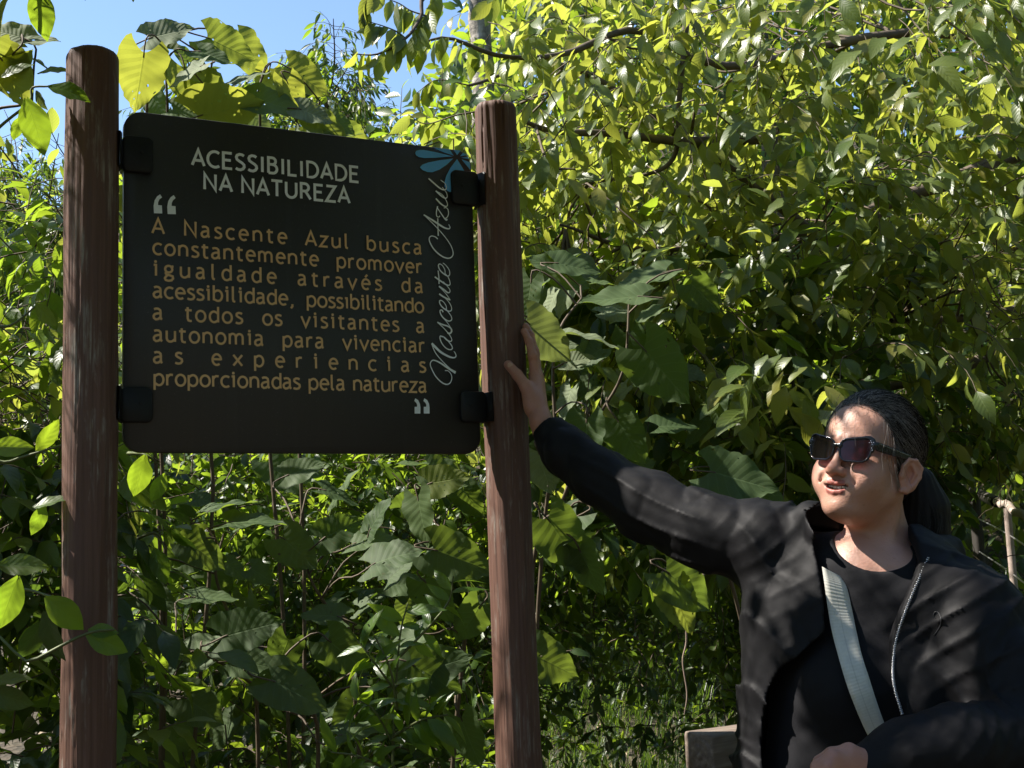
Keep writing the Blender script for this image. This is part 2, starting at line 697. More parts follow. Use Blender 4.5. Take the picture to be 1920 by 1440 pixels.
X, CP = 0.50, 0.69
G = {
    'A': (0.58, [[(0.02, 0), (0.29, CP), (0.56, 0)], [(0.12, 0.22), (0.46, 0.22)]]),
    'C': (0.58, [arc(0.36, CP / 2, 0.32, CP / 2, 52, 308, 20)]),
    'E': (0.50, [[(0.46, CP), (0.07, CP), (0.07, 0), (0.47, 0)], [(0.07, 0.37), (0.41, 0.37)]]),
    'S': (0.48, [[(0.42, 0.63), (0.33, 0.68), (0.22, 0.69), (0.11, 0.64), (0.07, 0.55), (0.10, 0.45), (0.21, 0.38), (0.34, 0.31), (0.42, 0.23), (0.43, 0.14), (0.37, 0.05), (0.26, 0.0), (0.14, 0.01), (0.04, 0.06)]]),
    'I': (0.24, [[(0.12, 0), (0.12, CP)]]),
    'B': (0.53, [[(0.07, 0), (0.07, CP), (0.24, CP)] + arc(0.26, 0.54, 0.15, 0.15, 90, -90, 9) + [(0.07, 0.39)], [(0.24, 0.385)] + arc(0.27, 0.1925, 0.20, 0.1925, 88, -90, 11) + [(0.07, 0.0)]]),
    'L': (0.47, [[(0.07, CP), (0.07, 0), (0.44, 0)]]),
    'D': (0.62, [[(0.07, 0), (0.07, CP), (0.22, CP)] + arc(0.24, CP / 2, 0.33, CP / 2, 88, -88, 16) + [(0.07, 0)]]),
    'N': (0.63, [[(0.07, 0), (0.07, CP), (0.56, 0), (0.56, CP)]]),
    'T': (0.54, [[(0.01, CP), (0.53, CP)], [(0.27, CP), (0.27, 0)]]),
    'U': (0.62, [[(0.07, CP)] + arc(0.31, 0.24, 0.24, 0.24, 180, 360, 16) + [(0.55, CP)]]),
    'R': (0.56, [[(0.07, 0), (0.07, CP), (0.22, CP)] + arc(0.25, 0.52, 0.18, 0.17, 88, -88, 11) + [(0.07, 0.35)], [(0.27, 0.35), (0.52, 0)]]),
    'Z': (0.52, [[(0.04, CP), (0.47, CP), (0.03, 0), (0.49, 0)]]),
    'a': (0.47, [[(0.06, 0.46), (0.15, 0.495), (0.26, 0.49), (0.34, 0.43), (0.355, 0.34), (0.355, 0.12), (0.375, 0.04), (0.42, 0.0)], [(0.355, 0.29), (0.22, 0.28), (0.10, 0.24), (0.045, 0.16), (0.06, 0.06), (0.14, 0.0), (0.24, 0.015), (0.355, 0.10)]]),
    'b': (0.52, [[(0.07, 0.73), (0.07, 0.02)], [(0.07, 0.39)] + arc(0.265, X / 2, 0.20, X / 2, 125, -125, 16) + [(0.07, 0.07)]]),
    'c': (0.45, [arc(0.27, X / 2, 0.225, X / 2, 50, 310, 18)]),
    'd': (0.52, [[(0.45, 0.73), (0.45, 0.0)], [(0.45, 0.40)] + arc(0.255, X / 2, 0.20, X / 2, 50, 310, 18) + [(0.45, 0.09)]]),
    'e': (0.50, [[(0.06, 0.265), (0.445, 0.265)] + arc(0.255, X / 2, 0.20, X / 2, 5, 310, 20)]),
    'g': (0.49, [arc(0.23, 0.345, 0.165, 0.155, 0, 360, 20), [(0.34, 0.46), (0.45, 0.49)], [(0.14, 0.21), (0.09, 0.15), (0.13, 0.09), (0.28, 0.06), (0.41, 0.02), (0.43, -0.08), (0.36, -0.17), (0.22, -0.20), (0.09, -0.17), (0.05, -0.09), (0.10, -0.01), (0.17, 0.06)]]),
    'i': (0.27, [[(0.04, X), (0.145, X), (0.145, 0)], 'dot']),
    'ı': (0.27, [[(0.04, X), (0.145, X), (0.145, 0)]]),
    'l': (0.28, [[(0.09, 0.73), (0.09, 0.12), (0.115, 0.035), (0.20, 0.0)]]),
    'm': (0.80, [[(0.07, 0), (0.07, X)], [(0.07, 0.36)] + arc(0.215, 0.33, 0.145, 0.165, 140, 0, 8) + [(0.365, 0)], [(0.365, 0.36)] + arc(0.535, 0.33, 0.155, 0.165, 140, 0, 8) + [(0.69, 0)]]),
    'n': (0.53, [[(0.07, 0), (0.07, X)], [(0.07, 0.36)] + arc(0.255, 0.31, 0.185, 0.185, 135, 0, 10) + [(0.44, 0)]]),
    'o': (0.53, [arc(0.265, X / 2, 0.215, X / 2, 90, 450, 26)]),
    'p': (0.53, [[(0.07, X), (0.07, -0.22)], [(0.07, 0.40)] + arc(0.27, X / 2, 0.20, X / 2, 130, -130, 16) + [(0.07, 0.09)]]),
    'r': (0.38, [[(0.07, 0), (0.07, X)], [(0.07, 0.33), (0.12, 0.43), (0.21, 0.49), (0.33, 0.48)]]),
    's': (0.39, [[(0.34, 0.455), (0.25, 0.495), (0.15, 0.495), (0.08, 0.45), (0.07, 0.37), (0.13, 0.31), (0.23, 0.26), (0.33, 0.20), (0.345, 0.11), (0.29, 0.03), (0.19, 0.0), (0.10, 0.01), (0.03, 0.04)]]),
    't': (0.38, [[(0.14, 0.64), (0.14, 0.13), (0.17, 0.03), (0.25, -0.0), (0.33, 0.01)], [(0.02, X), (0.33, X)]]),
    'u': (0.53, [[(0.07, X)] + arc(0.235, 0.165, 0.165, 0.165, 180, 300, 9) + [(0.39, 0.07), (0.45, 0.14)], [(0.45, X), (0.45, 0.0)]]),
    'v': (0.48, [[(0.02, X), (0.24, 0.0), (0.46, X)]]),
    'x': (0.49, [[(0.03, X), (0.45, 0)], [(0.45, X), (0.03, 0)]]),
    'z': (0.47, [[(0.04, X), (0.41, X), (0.04, 0), (0.43, 0)]]),
    ',': (0.26, [[(0.15, 0.05), (0.155, -0.05), (0.08, -0.15)]]),
}
G['é'] = (0.50, G['e'][1] + [[(0.22, 0.60), (0.33, 0.73)]])


def ribbon(pts, wd, z, mp):
    """flat stroke with mitred joints; pts in panel (u,v)"""
    p = np.asarray(pts, float)
    keep = np.concatenate([[True], np.linalg.norm(np.diff(p, axis=0), axis=1) > 1e-6])
    p = p[keep]
    d = np.diff(p, axis=0)
    d /= np.linalg.norm(d, axis=1)[:, None]
    nn = np.stack([-d[:, 1], d[:, 0]], -1)
    m_ = np.concatenate([[nn[0]], nn[:-1] + nn[1:], [nn[-1]]])
    l = np.linalg.norm(m_, axis=1)
    m_ = m_ / np.maximum(l, 1e-6)[:, None]
    ref = np.concatenate([nn, [nn[-1]]])
    cosv = np.clip((m_ * ref).sum(1), 0.42, 1)
    wd = np.broadcast_to(np.asarray(wd, float), (len(p),))
    off = m_ * (wd / 2 / cosv)[:, None]
    closed = np.linalg.norm(p[0] - p[-1]) < 1e-5
    if closed:
        mm = nrm(nn[0] + nn[-1])
        off[0] = off[-1] = mm * wd[0] / 2
    a, b = p + off, p - off
    n = len(p)
    V = np.concatenate([mp(a[:, 0], a[:, 1], z), mp(b[:, 0], b[:, 1], z)])
    i = np.arange(n - 1)
    F = np.stack([i, i + n, i + n + 1, i + 1], -1)
    return V, F


_z = [0]


def stroke_z():
    _z[0] = (_z[0] + 1) % 11
    return 0.0010 + _z[0] * 0.00006


def word(txt, u0, u1, v, em, wd, squeeze=1.0, xs=1.0):
    """set txt so its ink runs from u0 to u1 on baseline v"""
    adv = [G[c][0] * em * xs for c in txt]
    ink0 = min(min(x for x, y in s) for s in G[txt[0]][1] if s != 'dot') * em * xs - wd / 2
    lastc = txt[-1]
    ink1 = max(max(x for x, y in s) for s in G[lastc][1] if s != 'dot') * em * xs + wd / 2
    nat = sum(adv[:-1]) + ink1 - ink0
    track = (u1 - u0 - nat) / max(1, len(txt) - 1)
    parts = []
    x = u0 - ink0
    if len(txt) == 1: x = (u0 + u1) / 2 - adv[0] / 2
    for c, a in zip(txt, adv):
        glyph = []
        parts.append(glyph)
        for s in G[c][1]:
            if s == 'dot':
                t = np.linspace(0, 2 * np.pi, 13)
                cx, cy, r = x + 0.125 * em * xs, v + 0.655 * em, wd * 0.62
                pts = [(cx + r / 2 * math.cos(q), cy + r / 2 * math.sin(q)) for q in t]
                glyph.append(ribbon(pts, r, stroke_z(), SG))
            else:
                glyph.append(ribbon([(x + px * em * xs, v + py * em) for px, py in s], wd, stroke_z(), SG))
        x += a + track
    return parts


def line(words, yl, yr, em, wd, xs=1.0):
    """words: (text, pxstart, pxend); yl/yr the baseline pixel at first and last"""
    x0, x1 = words[0][1], words[-1][2]
    vs = [uv_of(x0, yl)[1], uv_of(x1, yr)[1]]
    v = sum(vs) / 2
    parts = []
    for t, a, b in words:
        ya = yl + (yr - yl) * (a - x0) / (x1 - x0)
        yb = yl + (yr - yl) * (b - x0) / (x1 - x0)
        parts += word(t, uv_of(a, ya)[0], uv_of(b, yb)[0], v, em, wd, xs=xs)
    return parts


EM = 0.0415
body_lines = [
    ([('A', 284, 308.6), ('Nascente', 344.8, 538.8), ('Azul', 570.9, 653.7), ('busca', 687.3, 791.2)], 437, 477),
    ([('constantemente', 285.3, 598), ('promover', 630.8, 792.4)], 477, 512.5),
    ([('igualdade', 285.7, 519), ('através', 557.5, 716.4), ('da', 752.3, 793.5)], 517, 549.3),
    ([('acessibilidade,', 285.7, 549.9), ('possıbilitando', 574.6, 795)], 558.4, 586),
    ([('a', 286, 305.4), ('todos', 344.7, 456), ('os', 491.2, 529.6), ('visitantes', 562.8, 748.8), ('a', 780, 796.1)], 598.8, 623.8),
    ([('autonomia', 286, 494.6), ('para', 529.6, 607.9), ('vivenciar', 640.8, 797.6)], 640, 660.5),
    ([('as', 286.3, 343.4), ('experiencias', 396.1, 799.2)], 680.9, 697.5),
    ([('proporcionadas', 287.5, 563.9), ('pela', 578.4, 647.2), ('natureza', 661.7, 800.4)], 722.5, 735.4),
]
for ws, a, b in body_lines:
    for gl in line(ws, a, b, EM, 0.0043, 0.98):
        V, F = join_arrays(gl)
        link('letter', mk('letter', V, F, M_TAN, smooth=False), panel)
for ws, a, b in [([('ACESSIBILIDADE', 357.5, 674.3)], 308.8, 342.3), ([('NA', 380.7, 437), ('NATUREZA', 452, 657.5)], 354.6, 381.6)]:
    for gl in line(ws, a, b, 0.0455, 0.0056, 0.95):
        V, F = join_arrays(gl)
        link('title_letter', mk('title_letter', V, F, M_GREY, smooth=False), panel)


def shape(pxs, name, mat, z=0.0011):
    uv = np.array([uv_of(*p) for p in pxs])
    area = 0.5 * np.sum(uv[:, 0] * np.roll(uv[:, 1], -1) - np.roll(uv[:, 0], -1) * uv[:, 1])
    if area < 0: uv = uv[::-1]
    V = SG(uv[:, 0], uv[:, 1], z)
    return link(name, mk(name, V, [np.arange(len(V))], mat, smooth=False), panel)


def rg(pts, ox, oy, s, dx=0, dy=0):
    return [(ox + (x + dx) / s, oy + (y + dy) / s) for x, y in pts]


q1 = [(127, 275), (122, 180), (135, 110), (165, 60), (205, 32), (230, 70), (195, 100), (180, 135), (178, 170), (228, 175), (233, 278)]
shape(rg(q1, 270, 360, 6.857), 'quotation_mark', M_GREY)
shape(rg(q1, 270, 360, 6.857, 175, 10), 'quotation_mark', M_GREY)
q2 = [(1617, 1345), (1617, 1262), (1645, 1262), (1648, 1240), (1638, 1215), (1612, 1190), (1625, 1158), (1660, 1180), (1682, 1225), (1688, 1270), (1688, 1345)]
shape(rg(q2, 530, 570, 6.546), 'quotation_mark', M_GREY)
shape(rg(q2, 530, 570, 6.546, 112, 0), 'quotation_mark', M_GREY)
petals = [
    [(145, 245), (165, 200), (230, 182), (330, 182), (560, 225), (930, 315), (560, 345), (330, 350), (220, 330), (165, 295)],
    [(245, 545), (290, 490), (420, 440), (650, 395), (935, 360), (800, 490), (650, 590), (500, 645), (400, 640), (300, 600)],
    [(540, 135), (860, 170), (945, 300), (750, 235), (600, 170)],
    [(945, 180), (1090, 192), (1015, 290)],
    [(1135, 240), (1180, 262), (1210, 292), (1075, 315)],
    [(1235, 322), (1268, 372), (1095, 345)],
    [(1105, 375), (1282, 435), (1292, 600)],
    [(1015, 370), (1190, 655), (960, 700), (920, 1050), (860, 1055), (790, 1015), (755, 930), (755, 850), (790, 720), (880, 550)],
]
for p_ in petals: shape(rg(p_, 765, 265, 11.08), 'flower_petal', M_BLUE)

S1 = [
    ([(350, 1145), (390, 1150), (425, 1190), (435, 1240), (415, 1295), (370, 1315), (310, 1290), (240, 1220), (190, 1130), (170, 1070), (185, 1030), (220, 1020), (290, 1050), (380, 1110), (482, 1172)], [2, 1.6, 1.6, 1.8, 2, 2.5, 2.6, 2.4, 2.2, 2, 2, 2.5, 3.2, 3.8, 5.2]),
    ([(480, 1165), (400, 1110), (300, 1010), (230, 920), (186, 815)], [2, 2, 1.8, 1.8, 1.8]),
    ([(188, 812), (230, 855), (300, 920), (400, 975), (460, 988), (486, 970), (478, 935), (460, 910)], [4.5, 5, 4.5, 4, 2.6, 2, 2, 1.6]),
    ([(320, 735), (295, 722), (290, 755), (315, 815), (360, 868), (410, 890), (440, 876), (432, 840), (390, 785), (345, 740), (305, 722)], [2.2] * 11),
    ([(340, 740), (380, 775), (420, 788), (434, 765), (410, 715), (340, 630), (256, 553)], [2.6, 2.8, 2.2, 1.8, 1.8, 1.8, 1.8]),
    ([(256, 553), (320, 582), (380, 600), (422, 628), (432, 662), (412, 690), (378, 682)], [2.6, 3, 3, 3.2, 3.4, 3.6, 3]),
    ([(425, 628), (380, 560), (345, 520)], [1.6, 1.6, 1.6]),
    ([(328, 430), (312, 405), (290, 412), (298, 455), (335, 505), (390, 538), (428, 528), (430, 490), (400, 440), (350, 385)], [2.8, 2.6, 2.2, 2.4, 2.8, 2.6, 2, 1.8, 1.8, 1.8]),
    ([(370, 405), (362, 350), (325, 298), (290, 286), (284, 315), (312, 362), (365, 405), (408, 418), (430, 400), (425, 355), (385, 290), (330, 240)], [1.8, 1.8, 1.8, 2.2, 2.4, 2.6, 2.6, 2.2, 1.8, 1.8, 1.8, 1.8]),
    ([(280, 205), (340, 245), (416, 280)], [3.4, 3.4, 3.0]), ([(416, 280), (360, 200), (276, 112)], [1.6, 1.6, 1.6]),
    ([(276, 112), (340, 155), (385, 190), (410, 182), (408, 150), (370, 100), (330, 55)], [3.4, 3.4, 2.8, 2, 1.7, 1.7, 1.7]),
]
S2 = [
    ([(225, 1305), (300, 1358), (368, 1402), (408, 1405), (412, 1370), (390, 1310), (350, 1262)], [3, 3.2, 2.8, 2, 1.8, 1.8, 1.8]),
    ([(266, 1228), (276, 1310), (278, 1392)], [2.4, 2.2, 2.4]),
    ([(350, 1272), (350, 1225), (322, 1170), (288, 1148), (270, 1165), (286, 1218), (335, 1268), (386, 1296), (408, 1275), (402, 1222), (362, 1165), (325, 1135)], [1.8, 1.8, 1.8, 2.2, 2.4, 2.6, 2.8, 2.4, 2, 1.8, 1.7, 1.6]),
    ([(262, 842), (230, 815), (185, 805), (158, 830), (165, 880), (210, 960), (280, 1030), (350, 1070), (410, 1075), (447, 1040), (445, 980), (410, 900), (330, 790), (220, 670), (90, 543)], [2.4, 2, 2, 2, 2.4, 2.8, 3, 2.8, 2.4, 2, 2, 1.8, 1.8, 1.8, 1.8]),
    ([(90, 545), (200, 612), (290, 672), (350, 706), (398, 716), (412, 698), (396, 662)], [3, 3.8, 4, 3.4, 2.4, 2, 1.6]),
    ([(262, 588), (264, 690), (268, 802)], [2.6, 2, 2.8]),
    ([(260, 440), (245, 510), (250, 562), (275, 572), (288, 556)], [2.6, 2, 2, 2, 1.8]),
    ([(262, 468), (300, 525), (350, 598), (370, 612), (374, 598), (345, 596), (378, 572), (393, 530), (386, 480), (362, 458), (335, 462)], [2, 2.4, 2.4, 2, 1.8, 1.8, 1.8, 1.8, 1.8, 1.8, 1.8]),
    ([(240, 345), (300, 408), (350, 440), (380, 430), (372, 380), (320, 300), (238, 250)], [3.2, 3.4, 2.6, 1.8, 1.6, 1.6, 1.6]),
    ([(238, 250), (300, 308), (350, 340), (378, 326), (368, 272), (318, 205)], [3.2, 3.4, 2.6, 1.8, 1.6, 1.6]),
    ([(150, 98), (220, 160), (290, 218), (340, 238), (370, 215), (350, 160), (298, 118)], [3, 3.4, 3.2, 2.4, 1.8, 1.6, 1.6]),
]
parts = []
for strokes, oy in ((S1, 520), (S2, 320)):
    for pts, wd in strokes:
        pts = smooth_line(rg(pts, 780, oy, 6.545), len(pts) * 5)
        wd_ = np.interp(np.linspace(0, 1, len(pts)), np.linspace(0, 1, len(wd)), wd) * 0.00108
        uv = np.array([uv_of(*p) for p in pts])
        parts.append(ribbon(uv, wd_, stroke_z() + 0.0008, SG))
V, F = join_arrays(parts)
link('script_lettering', mk('script_lettering', V, F, M_GREY, smooth=False), panel)
# ------------------------------------------------------------------ ground
def ground_z(x, y):
    x, y = np.asarray(x, float), np.asarray(y, float)
    z = 0.05 * np.sin(x * 0.9 + 1) * np.sin(y * 0.7) + 0.03 * np.sin(x * 2.3 + y * 1.7)
    z = z + 2.6 * np.clip((y - 9) / 14, 0, 1) ** 1.3
    z = z + 0.9 * np.clip((-x + y * 0.25 - 1.5) / 6, 0, 1) * np.clip((y - 3) / 4, 0, 1)
    z = z * np.clip((y - 1.5) / 2, 0, 1)
    sm = np.clip((y - 12.5) / 5.5, 0, 1)
    sm = sm * sm * (3 - 2 * sm)
    rt = np.clip((x + 0.5) / 3, 0, 1)
    z = z + sm * (2.9 + 3.2 * rt * rt * (3 - 2 * rt) + 0.5 * np.sin(x * 0.7) + 0.3 * np.sin(x * 1.9 + y))
    return z - 0.25 * np.clip((x - 3) / 5, 0, 1) * np.clip((y - 3) / 3, 0, 1)


def ground_mat():
    t = NT('leaf_litter_soil')
    c = t.coord()
    n = t.noise(c, 3, 6, 0.65)
    v = t.n('TexVoronoi', Vector=c, Scale=22)
    col = t.ramp(n, [(0.3, (0.018, 0.014, 0.009)), (0.55, (0.040, 0.034, 0.018)), (0.7, (0.022, 0.036, 0.012))])
    col = t.mix(t.math('MULTIPLY', v.outputs['Color'], 0.6), col, (0.11, 0.08, 0.05))
    b = t.bsdf(Base__Color=col, Roughness=0.9)
    t.put(b, 'Normal', t.bump(t.math('ADD', n, v.outputs['Distance']), 0.8, 0.02))
    return t.done(b)


xs_ = np.concatenate([np.linspace(-120, -8, 25), np.linspace(-7.8, 8, 110), np.linspace(8.5, 120, 25)])
ys_ = np.concatenate([np.linspace(-60, -1, 20), np.linspace(-0.8, 14, 110), np.linspace(14.5, 25, 20), np.linspace(28, 220, 20)])
GX, GY = np.meshgrid(xs_, ys_, indexing='ij')
V = np.stack([GX, GY, ground_z(GX, GY)], -1).reshape(-1, 3)
a_ = np.arange(len(xs_) - 1)[:, None] * len(ys_)
b_ = np.arange(len(ys_) - 1)[None]
F = np.stack([a_ + b_, a_ + len(ys_) + b_, a_ + len(ys_) + b_ + 1, a_ + b_ + 1], -1).reshape(-1, 4)
link('ground', mk('ground', V, F, ground_mat()), None, 'structure')
# ------------------------------------------------------------------ leaf materials and shapes
def leaf_mat(name, dark, light, trans, tmix=0.5, rough=0.42, veins=7, holes=0.0, yellow=None, bump=0.13, spec=0.5, vein_c=0.35):
    t = NT(name)
    at = t.n('Attribute')
    at.attribute_name = 'rnd'
    oi = t.n('ObjectInfo')
    r = t.math('FRACT', t.math('ADD', at.outputs['Fac'], oi.outputs['Random']))
    uvn = t.n('UVMap')
    sep = t.n('SeparateXYZ', Vector=uvn.outputs[0])
    u, v = sep.outputs[0], sep.outputs[1]
    av = t.math('ABSOLUTE', t.math('SUBTRACT', v, 0.5))
    # side veins run forward from the midrib
    ph = t.math('MULTIPLY', t.math('SUBTRACT', u, t.math('MULTIPLY', av, 0.55)), veins * 1.0)
    fr = t.math('ABSOLUTE', t.math('SUBTRACT', t.math('FRACT', ph), 0.5))
    vein = t.ramp(fr, [(0.0, 1.0), (0.09, 0.0)])
    mid = t.ramp(av, [(0.0, 1.0), (0.025, 0.0)])
    vv = t.math('MAXIMUM', t.math('MULTIPLY', vein, 0.6), mid)
    co = t.coord('Generated') if False else t.n('NewGeometry').outputs['Position']
    n = t.noise(co, 14, 3)
    base = t.ramp(r, [(0.0, dark), (0.75, light)] + ([(0.93, yellow)] if yellow else []))
    base = t.mix(t.math('MULTIPLY', n, 0.5), base, tuple(c * 0.6 for c in dark))
    spots = t.ramp(t.noise(co, 90, 2), [(0.66, 0.0), (0.74, 0.5)])
    base = t.mix(spots, base, (0.10, 0.075, 0.03))
    base = t.mix(t.math('MULTIPLY', vv, vein_c), base, tuple(min(1, c * 1.9 + 0.03) for c in light))
    tc = t.mix(r, trans, tuple(min(1, c) for c in (trans[0] * 1.2, trans[1] * 1.05, trans[2])))
    tc = t.mix(t.math('MULTIPLY', n, 0.35), tc, tuple(c * 0.45 for c in trans))
    tc = t.mix(t.math('MULTIPLY', vv, 0.25), tc, tuple(c * 0.5 for c in trans))
    bm = t.bump(t.math('ADD', t.math('MULTIPLY', fr, 1.2), t.math('MULTIPLY', mid, -0.8)), bump, 0.004)
    b = t.bsdf(Base__Color=base, Roughness=rough, Normal=bm)
    b.inputs['Specular IOR Level'].default_value = spec
    tr = t.n('BsdfTranslucent', Color=tc, Normal=bm)
    sh = t.n('MixShader', i0=tmix, i1=b, i2=tr)
    if holes > 0:
        hn = t.n('TexVoronoi', Vector=t.n('CombineXYZ', X=t.math('MULTIPLY', u, 5.0), Y=t.math('MULTIPLY', v, 5.0), Z=t.math('MULTIPLY', r, 40.0)).outputs[0], Scale=1.5)
        hd = t.math('ADD', hn.outputs['Distance'], t.math('MULTIPLY', t.noise(co, 60, 3), 0.25))
        pick = t.math('GREATER_THAN', t.n('SeparateColor', Color=hn.outputs['Color']).outputs[0], 1 - holes)
        hole = t.math('MULTIPLY', t.math('LESS_THAN', hd, 0.30), pick)
        tp = t.n('BsdfTransparent')
        sh = t.n('MixShader', i0=hole, i1=sh, i2=tp)
    return t.done(sh)


LM = {
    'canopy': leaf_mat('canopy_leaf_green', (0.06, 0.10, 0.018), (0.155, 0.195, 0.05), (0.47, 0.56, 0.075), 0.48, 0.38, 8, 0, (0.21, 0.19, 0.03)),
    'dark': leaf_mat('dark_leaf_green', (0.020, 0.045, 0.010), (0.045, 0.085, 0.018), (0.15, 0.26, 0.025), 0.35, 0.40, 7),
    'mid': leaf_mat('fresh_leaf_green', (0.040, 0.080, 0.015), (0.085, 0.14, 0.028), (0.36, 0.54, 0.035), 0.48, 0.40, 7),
    'heart': leaf_mat('matt_large_leaf_green', (0.050, 0.085, 0.030), (0.095, 0.14, 0.055), (0.24, 0.36, 0.04), 0.40, 0.62, 8, 0.16, None, 0.25, 0.22, 0.4),
    'heart_y': leaf_mat('yellowing_large_leaf', (0.09, 0.13, 0.03), (0.17, 0.20, 0.04), (0.42, 0.50, 0.06), 0.5, 0.6, 8, 0.34, None, 0.3, 0.3),
    'heart_pale': leaf_mat('pale_felted_large_leaf', (0.15, 0.19, 0.11), (0.24, 0.28, 0.17), (0.24, 0.32, 0.07), 0.35, 0.7, 9, 0.12, None, 0.3, 0.2),
    'vine': leaf_mat('smooth_vine_leaf', (0.045, 0.10, 0.012), (0.085, 0.16, 0.02), (0.36, 0.56, 0.03), 0.5, 0.33, 6),
}
M_BARK = simple_mat('grey_brown_bark', (0.12, 0.095, 0.075), 0.85, 0, 0.6, 18, 0.6, 0.2)
def pale_bark():
    t = NT('pale_lichened_bark')
    c = t.coord('Object')
    n = t.noise(t.mapping(c, (1, 1, .5)), 16, 6, .7)
    k = t.noise(t.mapping(c, (1, 1, 6)), 5, 3)
    col = t.ramp(n, [(.35, (.07, .06, .05)), (.5, (.24, .21, .17)), (.65, (.42, .39, .34))])
    col = t.mix(t.ramp(k, [(.55, 0.0), (.7, .6)]), col, (.10, .085, .07))
    b = t.bsdf(Base__Color=col, Roughness=.85)
    t.put(b, 'Normal', t.bump(t.math('ADD', n, k), .8, .01))
    return t.done(b)


M_BARKP = pale_bark()
M_TWIG = simple_mat('twig_brown', (0.10, 0.075, 0.05), 0.7, 0, 0.4, 25, 0, 0.3)
M_STEM = simple_mat('green_stem', (0.10, 0.12, 0.045), 0.6, 0, 0.3, 25, 0, 0.3)


def leaf_shape(width, prof, ntt, ns, fold=0.25, droop=0.3, ripple=0.0, lobe=0.0, serr=0.0, cup=0.0, nv=7, seed=0, twist=0.0):
    """unit length blade along +Y, face +Z. returns V, F, UV"""
    r = np.random.default_rng(seed)
    t = np.linspace(0, 1, ntt + 1)
    s = np.linspace(-1, 1, 2 * ns + 1)
    T, S = np.meshgrid(t, s, indexing='ij')
    w_ = np.interp(T, *zip(*prof)) * width / 2
    if serr:
        j = r.uniform(-1, 1, T.shape) * serr * width
        w_ = w_ + np.where(np.abs(S) > 0.99, j, 0)
    Xc = S * w_
    Yc = T - lobe * np.abs(S) ** 1.6 * (1 - T) ** 2.2
    if serr: Yc = Yc + np.where(np.abs(S) > 0.99, r.uniform(-1, 1, T.shape) * serr * 0.5, 0)
    Zc = np.abs(Xc) * fold - droop * T ** 2 * 0.5
    Zc = Zc + ripple * np.sin(T * 17 + seed) * np.abs(S) ** 2 * width
    if cup: Zc = Zc + cup * np.abs(np.sin((T - 0.28 * np.abs(S)) * nv * np.pi)) * np.abs(S) * (1 - np.abs(S) * 0.5)
    Zc = Zc + twist * Xc * T
    # shorten y as it droops
    Yc = Yc * (1 - 0.18 * droop * T)
    V = np.stack([Xc, Yc, Zc], -1).reshape(-1, 3)
    m_ = 2 * ns + 1
    a = np.arange(ntt)[:, None] * m_
    b = np.arange(m_ - 1)[None]
    F = np.stack([a + b, a + b + 1, a + m_ + b + 1, a + m_ + b], -1).reshape(-1, 4)
    UV = np.stack([T, (S + 1) / 2], -1).reshape(-1, 2)
    return V, F, UV


OVAL = [(0, .08), (.08, .35), (.25, .85), (.42, 1), (.6, .92), (.78, .6), (.9, .28), (1, 0.0)]
LANCE = [(0, .1), (.12, .6), (.3, 1), (.5, .92), (.7, .6), (.87, .25), (1, 0)]
HEART = [(0, .62), (.08, .86), (.2, 1), (.38, .98), (.55, .84), (.7, .62), (.84, .36), (.94, .14), (1, 0.0)]
LS = {
    'oval': [leaf_shape(.42, OVAL, 6, 1, .28, d, .05, 0, 0, 0, 7, i, tw) for i, (d, tw) in enumerate(((.25, .2), (.55, -.3), (.85, .4), (.4, 0)))],
    'oval_lo': [leaf_shape(.42, OVAL, 4, 1, .28, d, 0, 0, 0, 0, 7, i, tw) for i, (d, tw) in enumerate(((.25, .2), (.55, -.3), (.85, .4)))],
    'lance': [leaf_shape(.24, LANCE, 6, 1, .35, d, 0, 0, 0, 0, 7, i, .2) for i, d in enumerate((.2, .5, .8))],
    'broad': [leaf_shape(.5, OVAL, 10, 3, .2, d, .04, .03, .0, .02, 6, i, tw) for i, (d, tw) in enumerate(((.2, .1), (.5, -.25), (.3, .3)))],
    'heart': [leaf_shape(.84, HEART, 22, 5, .12, d, .035, .26, .020, .014, 7, i + 9, tw) for i, (d, tw) in enumerate(((.15, .1), (.4, -.15), (.3, .25), (.05, 0)))],
    'heart_lo': [leaf_shape(.95, HEART, 5, 2, .15, d, .03, .24, .01, .0, 7, i + 4, .1) for i, d in enumerate((.2, .5))],
}
_lm_cache = {}


def leaf_mesh(shape_, i, mat):
    k = (shape_, i, mat)
    if k not in _lm_cache:
        V, F, UV = LS[shape_][i]
        _lm_cache[k] = mk('leaf', V, F, LM[mat], True, UV)
    return _lm_cache[k]


def leafM(pos, d, nh, size, wscale=1.0):
    Y = nrm(d)
    Z = nh - Y * (nh @ Y)
    Z = nrm(Z)
    Xv = np.cross(Y, Z)
    return (pos, Xv * size * wscale, Y * size, Z * size)


def stamp(shape_, lst):
    """merge leaves [(pos,X,Y,Z)] of one kind into arrays"""
    n = len(lst)
    A = np.array([[l[1], l[2], l[3]] for l in lst])      # n,3,3 rows X,Y,Z
    Pp = np.array([l[0] for l in lst])
    var = LS[shape_]
    Vs, Fs, Us, Rs, off = [], [], [], [], 0
    idx = rng.integers(0, len(var), n)
    for i, (V, F, UV) in enumerate(var):
        s = np.where(idx == i)[0]
        if not len(s): continue
        VV = np.einsum('vk,nkj->nvj', V, A[s]) + Pp[s][:, None]
        Vs.append(VV.reshape(-1, 3))
        Fs.append((F[None] + (np.arange(len(s)) * len(V))[:, None, None]).reshape(-1, 4) + off)
        off += len(s) * len(V)
        Us.append(np.tile(UV, (len(s), 1)))
        Rs.append(np.repeat(rng.random(len(s)), len(V)))
    return np.concatenate(Vs), np.concatenate(Fs), np.concatenate(Us), np.concatenate(Rs)


# places that the photograph shows in full sun although a canopy hangs over them
LIT = []


